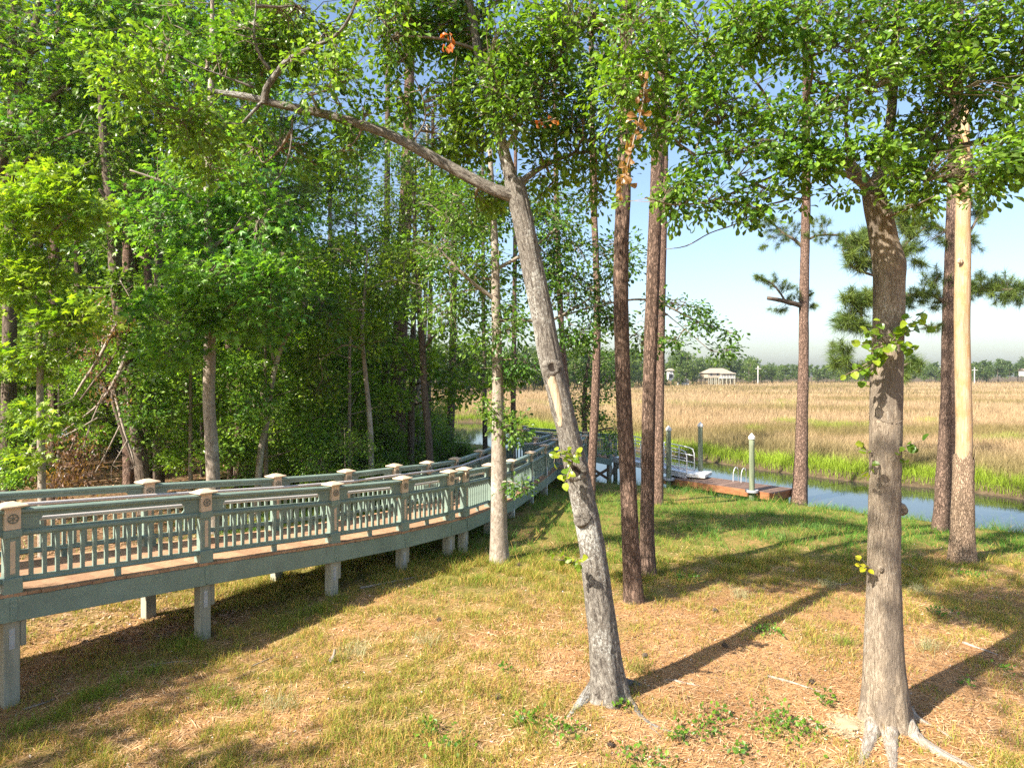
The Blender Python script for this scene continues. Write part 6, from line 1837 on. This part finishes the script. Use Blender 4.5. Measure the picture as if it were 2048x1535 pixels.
for i, (x, y) in enumerate([(1620, 1366), (1445, 1292), (1430, 1225), (1290, 1318), (1530, 1262), (880, 1240), (1040, 1130), (1215, 1490), (990, 1400), (1790, 1390)]):
    if cone_me is None:
        g = Geo()
        V, F = [], []
        tube(g, [(0, 0, 0), (0.03, 0, 0), (0.07, 0, 0), (0.085, 0, 0)], [0.012, 0.024, 0.016, 0.004], 8, 0.02)
        for k in range(48):
            t = k / 48
            a = k * 2.4
            r = 0.026 * math.sin(math.pi * (0.15 + 0.8 * t)) + 0.006
            c = np.array((0.005 + 0.075 * t, math.cos(a) * r, math.sin(a) * r))
            o = np.array((0.35, math.cos(a), math.sin(a))) * 0.013
            s = np.array((0, -math.sin(a), math.cos(a))) * 0.009
            g.add([c - s, c + s, c + o + s * .6, c + o - s * .6], np.array([(0, 1, 2, 3)]))
        cone_me = g.mesh('pine_cone', M_DARKBARK)
    b = ground_hit(x, y)
    o = link('pine_cone', cone_me, None, b + np.array((0, 0, 0.022)), rng.random() * 6)
    tag(o, 'small dark pine cone lying on the straw of the bank', 'pine cone', 'pine cones on the bank')
# pale sand heap at the foot of the pale oak
c = ground_hit(1705, 1452)
g = Geo()
V = []
for i in range(9):
    for k in range(28):
        a = 2 * math.pi * k / 28
        r = 0.20 * (i / 8) * (1 + 0.75 * (vnoise(np.array([[math.cos(a) * 2.2, math.sin(a) * 2.2, 2.2]]), 8)[0] - .5) * 2)
        X, Y = c[0] + math.cos(a) * r * 1.25, c[1] + math.sin(a) * r
        V.append((X - c[0], Y - c[1], gz(X, Y) - c[2] + 0.030 * math.cos(i / 8 * math.pi / 2) - 0.012 + 0.018 * vnoise(np.array([[X * 14, Y * 14]]), 3)[0]))
rng = np.random.default_rng(66)
q = rng.normal(0, 1, (2600, 2)) * np.array((0.17, 0.12))
q = q[fbm(q * 9 + 5, 3, 12) > 0.40 + 0.25 * np.hypot(q[:, 0] / .5, q[:, 1] / .4)]
Z = height(q + c[:2]) - c[2] + 0.012 + 0.010 * rng.random(len(q))
a = rng.random(len(q)) * 6.28
r = 0.008 + 0.014 * rng.random(len(q))
b3 = np.column_stack([q, Z])
V3 = np.stack([b3 + np.column_stack([np.cos(a + k * 1.57) * r, np.sin(a + k * 1.57) * r, rng.normal(0, .004, len(q))]) for k in range(4)], 1).reshape(-1, 3)
g = Geo()
g.add(V3, np.arange(len(V3)).reshape(-1, 4))
i = np.arange(8)[:, None] * 28 + np.arange(28)[None]
j = np.arange(8)[:, None] * 28 + (np.arange(28)[None] + 1) % 28
g.add(V, np.stack([i, i + 28, j + 28, j], -1).reshape(-1, 4))
tag(link('sand_heap', g.mesh('sand_heap', M_SAND, True), None, c), 'pale heap of sand spilled at the foot of the pale oak', 'sand heap', kind='stuff')

# ------------------------------------------------------------------ far side of the marsh: wood, houses, poles
def far_kind(name, h, seed, pine_like):
    rng = np.random.default_rng(seed)
    g = Geo()
    tube(g, [(0, 0, -0.5), (0, 0, h * .5), (0.1, 0, h * .85)], [h * .016, h * .012, h * .004], 6, 2)
    tr = g.mesh('trunk', M_DARKBARK, True)
    pos = []
    nb_ = 16
    for k in range(nb_):
        a = rng.random() * 6.28
        z = (0.45 + 0.55 * k / nb_) if pine_like else (0.22 + 0.70 * k / nb_)
        rr_ = h * ((0.16 if pine_like else 0.26) * math.sqrt(max(0.05, 1 - (2 * z - 1.05) ** 2)))
        c = np.array((math.cos(a) * rr_ * 0.75, math.sin(a) * rr_ * 0.75, z * h))
        u = unit(rng.normal(0, 1, (60, 3))) * (rng.random((60, 1)) ** 0.4)
        pos.append(c + u * np.array((1, 1, 0.7)) * h * (0.085 if pine_like else 0.125))
    pos = np.concatenate(pos)
    m = len(pos)
    V, F, k = leaves_at(pos, leaf_frames(rng.normal(0, 1, (m, 3)), rng.normal(0, .6, (m, 3)) + np.array((-.3, -.3, .9))), h * 0.055 * (0.6 + 0.8 * rng.random(m)), 'dia')
    A, B = ((0.060, 0.115, 0.032), (0.135, 0.19, 0.05)) if pine_like else ((0.070, 0.135, 0.028), (0.19, 0.25, 0.05))
    cr = make_mesh('crown', V, F, M_LEAF, col=np.repeat(leaf_cols(rng, m, A, B, .2), k, 0))
    return tr, cr, V, F, np.repeat(leaf_cols(rng, m, A, B, .2), k, 0)
fk = [far_kind('t', 12, 801, False), far_kind('t', 15, 802, True), far_kind('t', 10, 803, False), far_kind('t', 14, 804, True)]
FG = 'trees along the far side of the marsh'
LF = {0: 'rounded green tree in the hazy wood beyond the marsh', 1: 'tall pine in the hazy wood beyond the marsh', 2: 'low rounded tree in the hazy wood beyond the marsh', 3: 'narrow pine in the hazy wood beyond the marsh'}
def far_tree(k, x, y, s, z=0.4, label=None):
    o = empty('far_tree', (x, y, z), rr.random() * 6.28)
    o.scale = (s, s, s * rr.uniform(.9, 1.1))
    tag(o, label or LF[k], 'tree', FG)
    tag(link('crown', fk[k][1], o), kind='stuff')
    link('trunk', fk[k][0], o)
rr = random.Random(9)
def edge_d(xp):
    """distance of the far wood along photo column xp"""
    return np.interp(xp, [300, 850, 1000, 1130, 1250, 1330, 1420, 1500, 1560, 1700, 1900, 2048, 2500], [110, 130, 160, 178, 195, 245, 270, 285, 300, 310, 305, 300, 295])
def top_px(xp):
    return np.interp(xp, [300, 860, 1000, 1130, 1180, 1250, 1330, 1370, 1400, 1460, 1500, 1530, 1560, 1660, 1850, 1950, 2048, 2400], [640, 680, 698, 692, 688, 696, 708, 704, 712, 705, 714, 724, 729, 730, 726, 722, 715, 710])
x = 840.0
while x < 2240:
    d = edge_d(x) + rr.uniform(0, 9)
    for row in range(2):
        dd = d + row * rr.uniform(9, 16)
        Htree = (HY - top_px(x)) / FPX * dd + EYE - 0.4
        k = rr.choice([0, 2, 0, 1]) if x < 1520 else rr.choice([0, 1, 3, 1])
        hh = (12, 15, 10, 14)[k]
        s = Htree / hh * rr.uniform(0.62 if row == 0 else 0.85, 0.95 if row == 0 else 1.06)
        xp = x + rr.uniform(-6, 6)
        if row == 0 and 1395 < xp < 1475: continue
        if row == 0 and 1330 < xp < 1352: continue
        far_tree(k, (xp - CX) / FPX * dd, dd, s)
    x += rr.uniform(9, 13.5) * (1.25 if x < 1330 else 1.0)
# the wood behind them as one mass
wood = Mass()
rng = np.random.default_rng(45)
for i in range(330):
    xp = rng.uniform(200, 2330)
    dd = edge_d(xp) + 24 + 60 * rng.random()
    k = int(rng.integers(0, 4))
    Htree = (HY - top_px(xp)) / FPX * dd + EYE
    s = Htree / (12, 15, 10, 14)[k] * rng.uniform(0.8, 1.02)
    V = fk[k][2] * s
    a = rng.random() * 6.28
    V = np.column_stack([V[:, 0] * math.cos(a) - V[:, 1] * math.sin(a), V[:, 0] * math.sin(a) + V[:, 1] * math.cos(a), V[:, 2]]) + np.array(((xp - CX) / FPX * dd, dd, 0.4))
    hf = (rng.random(len(V) // 4) < 0.45).repeat(4)        # fewer leaves on these
    V, Cc = V[hf], fk[k][4][hf]
    n4 = np.arange(len(V) // 4)[:, None, None] * 4
    wood.add(V, [(DIA_F[None] + n4).reshape(-1, 3)], Cc)
wood.link('far_wood', M_LEAF, 'hazy wood closing the view beyond the marsh')
# low green marsh-edge bushes by the houses
for (xp, d, s) in ((1335, 236, .32), (1348, 236, .28), (1360, 248, .2), (1590, 296, .12), (1300, 222, .30), (1385, 262, .18), (1262, 192, .30), (1210, 176, .25)):
    far_tree(2, (xp - CX) / FPX * d, d, s, 0.3, 'low bright green bush at the edge of the marsh below the far wood')

M_BEIGE = paint_mat('beige_siding', (0.42, 0.35, 0.27), 0.06, 0.7, False)
M_ROOF = paint_mat('grey_tan_roof', (0.30, 0.255, 0.20), 0.1, 0.85, False)
M_WTRIM = paint_mat('white_trim', (0.62, 0.61, 0.58), 0.03, 0.5, False)
M_GLASS = new_mat('window_glass')[0]
M_GLASS.node_tree.nodes['Principled BSDF'].inputs['Base Color'].default_value = (0.05, 0.06, 0.07, 1)
M_GLASS.node_tree.nodes['Principled BSDF'].inputs['Roughness'].default_value = 0.08
def house(px0, d, L, Wd, z0, zw, label, stilts=True, rz=0.0, gable=True, wall=None):
    X = (px0 - CX) / FPX * d
    h = empty('house', (X, d, 0.4), rz)
    tag(h, label, 'house')
    wm2 = wall or M_BEIGE
    g = Geo(); box(g, -L / 2, L / 2, -Wd / 2, Wd / 2, z0, z0 + zw); link('wall', g.mesh('wall', wm2), h)
    g = Geo()
    o = 0.5
    zr = z0 + zw
    rh = Wd * 0.26
    V = [(-L / 2 - o, -Wd / 2 - o, zr), (L / 2 + o, -Wd / 2 - o, zr), (L / 2 + o, Wd / 2 + o, zr), (-L / 2 - o, Wd / 2 + o, zr), (-L / 2 + (2.4 if gable else 0), 0, zr + rh), (L / 2 - (2.4 if gable else 0), 0, zr + rh)]
    g.add(V, [np.array([(0, 1, 5, 4), (2, 3, 4, 5), (3, 2, 1, 0)]), np.array([(0, 4, 3), (1, 2, 5)])]); link('roof', g.mesh('roof', M_ROOF), h)
    if stilts:
        for i in range(7):
            for yy in (-Wd / 2 + .2, Wd / 2 - .2, -Wd / 2 - 1.9):
                g = Geo(); box(g, -.14, .14, -.14, .14, -0.6, z0 - 0.003); link('stilt', g.mesh('stilt', M_PILE), h, (-L / 2 + .3 + i * (L - .6) / 6, yy, 0))
        g = Geo(); box(g, -L * .08, L / 2, -Wd / 2 - 2.1, -Wd / 2 - 0.01, z0 - .2, z0); link('porch_floor', g.mesh('porch_floor', M_WTRIM), h)
        for i in range(6):
            g = Geo(); box(g, -.07, .07, -.07, .07, z0 + .003, z0 + zw - .1); link('porch_post', g.mesh('porch_post', M_WTRIM), h, (-L * .07 + i * L * .56 / 5, -Wd / 2 - 1.95, 0))
        g = Geo(); box(g, -L * .08, L / 2, -Wd / 2 - 2.0, -Wd / 2 - 1.9, z0 + .8, z0 + .95)
        for i in range(26): box(g, -L * .07 + i * L * .56 / 25 - .03, -L * .07 + i * L * .56 / 25 + .03, -Wd / 2 - 1.98, -Wd / 2 - 1.92, z0 + .02, z0 + .8)
        link('porch_railing', g.mesh('porch_railing', M_WTRIM), h)
        g = Geo(); V = [(-L * .1, -Wd / 2 - 2.4, zr - .25), (L / 2 + .3, -Wd / 2 - 2.4, zr - .25), (L / 2 + .3, -Wd / 2 - .52, zr + .10), (-L * .1, -Wd / 2 - .52, zr + .10)]
        g.add(V + [(x, y, z + .12) for x, y, z in V], BOXF); link('porch_roof', g.mesh('porch_roof', M_ROOF), h)
    nw = max(2, int(L / 2.4))
    for i in range(nw):
        x = -L / 2 + (i + .5) * L / nw
        g = Geo(); box(g, x - .55, x + .55, -Wd / 2 - .06, -Wd / 2 + .01, z0 + .8, z0 + 2.2); f = link('window', g.mesh('window', M_WTRIM), h)
        g = Geo(); box(g, x - .45, x + .45, -Wd / 2 - .075, -Wd / 2 - .062, z0 + .9, z0 + 2.1); link('pane', g.mesh('pane', M_GLASS), f)
    return h
house(1433, 266, 10.0, 7.5, 2.9, 1.8, 'beige stilt house with hipped roof and white porch beyond the marsh', rz=0.12)
house(1340, 240, 1.3, 3.0, 2.2, 3.4, 'tall narrow white house among trees left of the stilt house', False, 0.1, False, M_WTRIM)
house(1366, 256, 3.6, 3, 0.3, 1.2, 'low white shed left of the stilt house', False, 0.0, True, M_WTRIM)
house(2047, 288, 1.8, 3, 3.6, 2.2, 'pale house peeping from the wood at the right edge', False, 0.0, True, M_WTRIM)
for (xp, d, top, lab) in ((1516, 282, 733, 'pale utility pole with crossarm right of the stilt house'), (1949, 292, 736, 'pale utility pole beyond the marsh right of the bare dead pine'), (1884, 294, 730, 'thin utility pole beyond the marsh left of the stout pine')):
    X = (xp - CX) / FPX * d
    p = empty('utility_pole', (X, d, 0.3))
    tag(p, lab, 'utility pole', 'utility poles beyond the marsh')
    hp = EYE - (top - HY) / FPX * d
    g = Geo(); tube(g, [(0, 0, -.5), (0, 0, hp * .5), (0, 0, hp)], [.24, .2, .16], 8, 3); link('pole', g.mesh('pole', M_HANDRAIL, True), p)
    g = Geo(); box(g, -1.2, 1.2, -.3, -.18, hp - 1.2, hp - .95); link('crossarm', g.mesh('crossarm', M_HANDRAIL), p)

# ------------------------------------------------------------------ the air
hz = bpy.data.materials.new('haze')
hz.use_nodes = True
hz.node_tree.nodes.clear()
ho = hz.node_tree.nodes.new('ShaderNodeOutputMaterial')
hv = hz.node_tree.nodes.new('ShaderNodeVolumePrincipled')
hv.inputs['Color'].default_value = (0.80, 0.91, 1.0, 1)
hv.inputs['Density'].default_value = 0.00018
hv.inputs['Anisotropy'].default_value = 0.2
hz.node_tree.links.new(hv.outputs[0], ho.inputs['Volume'])
g = Geo(); box(g, -960, 960, -460, 1010, -3.0, 32.0)
o = tag(link('haze', g.mesh('haze', hz)), 'thin pale summer haze', kind='stuff')
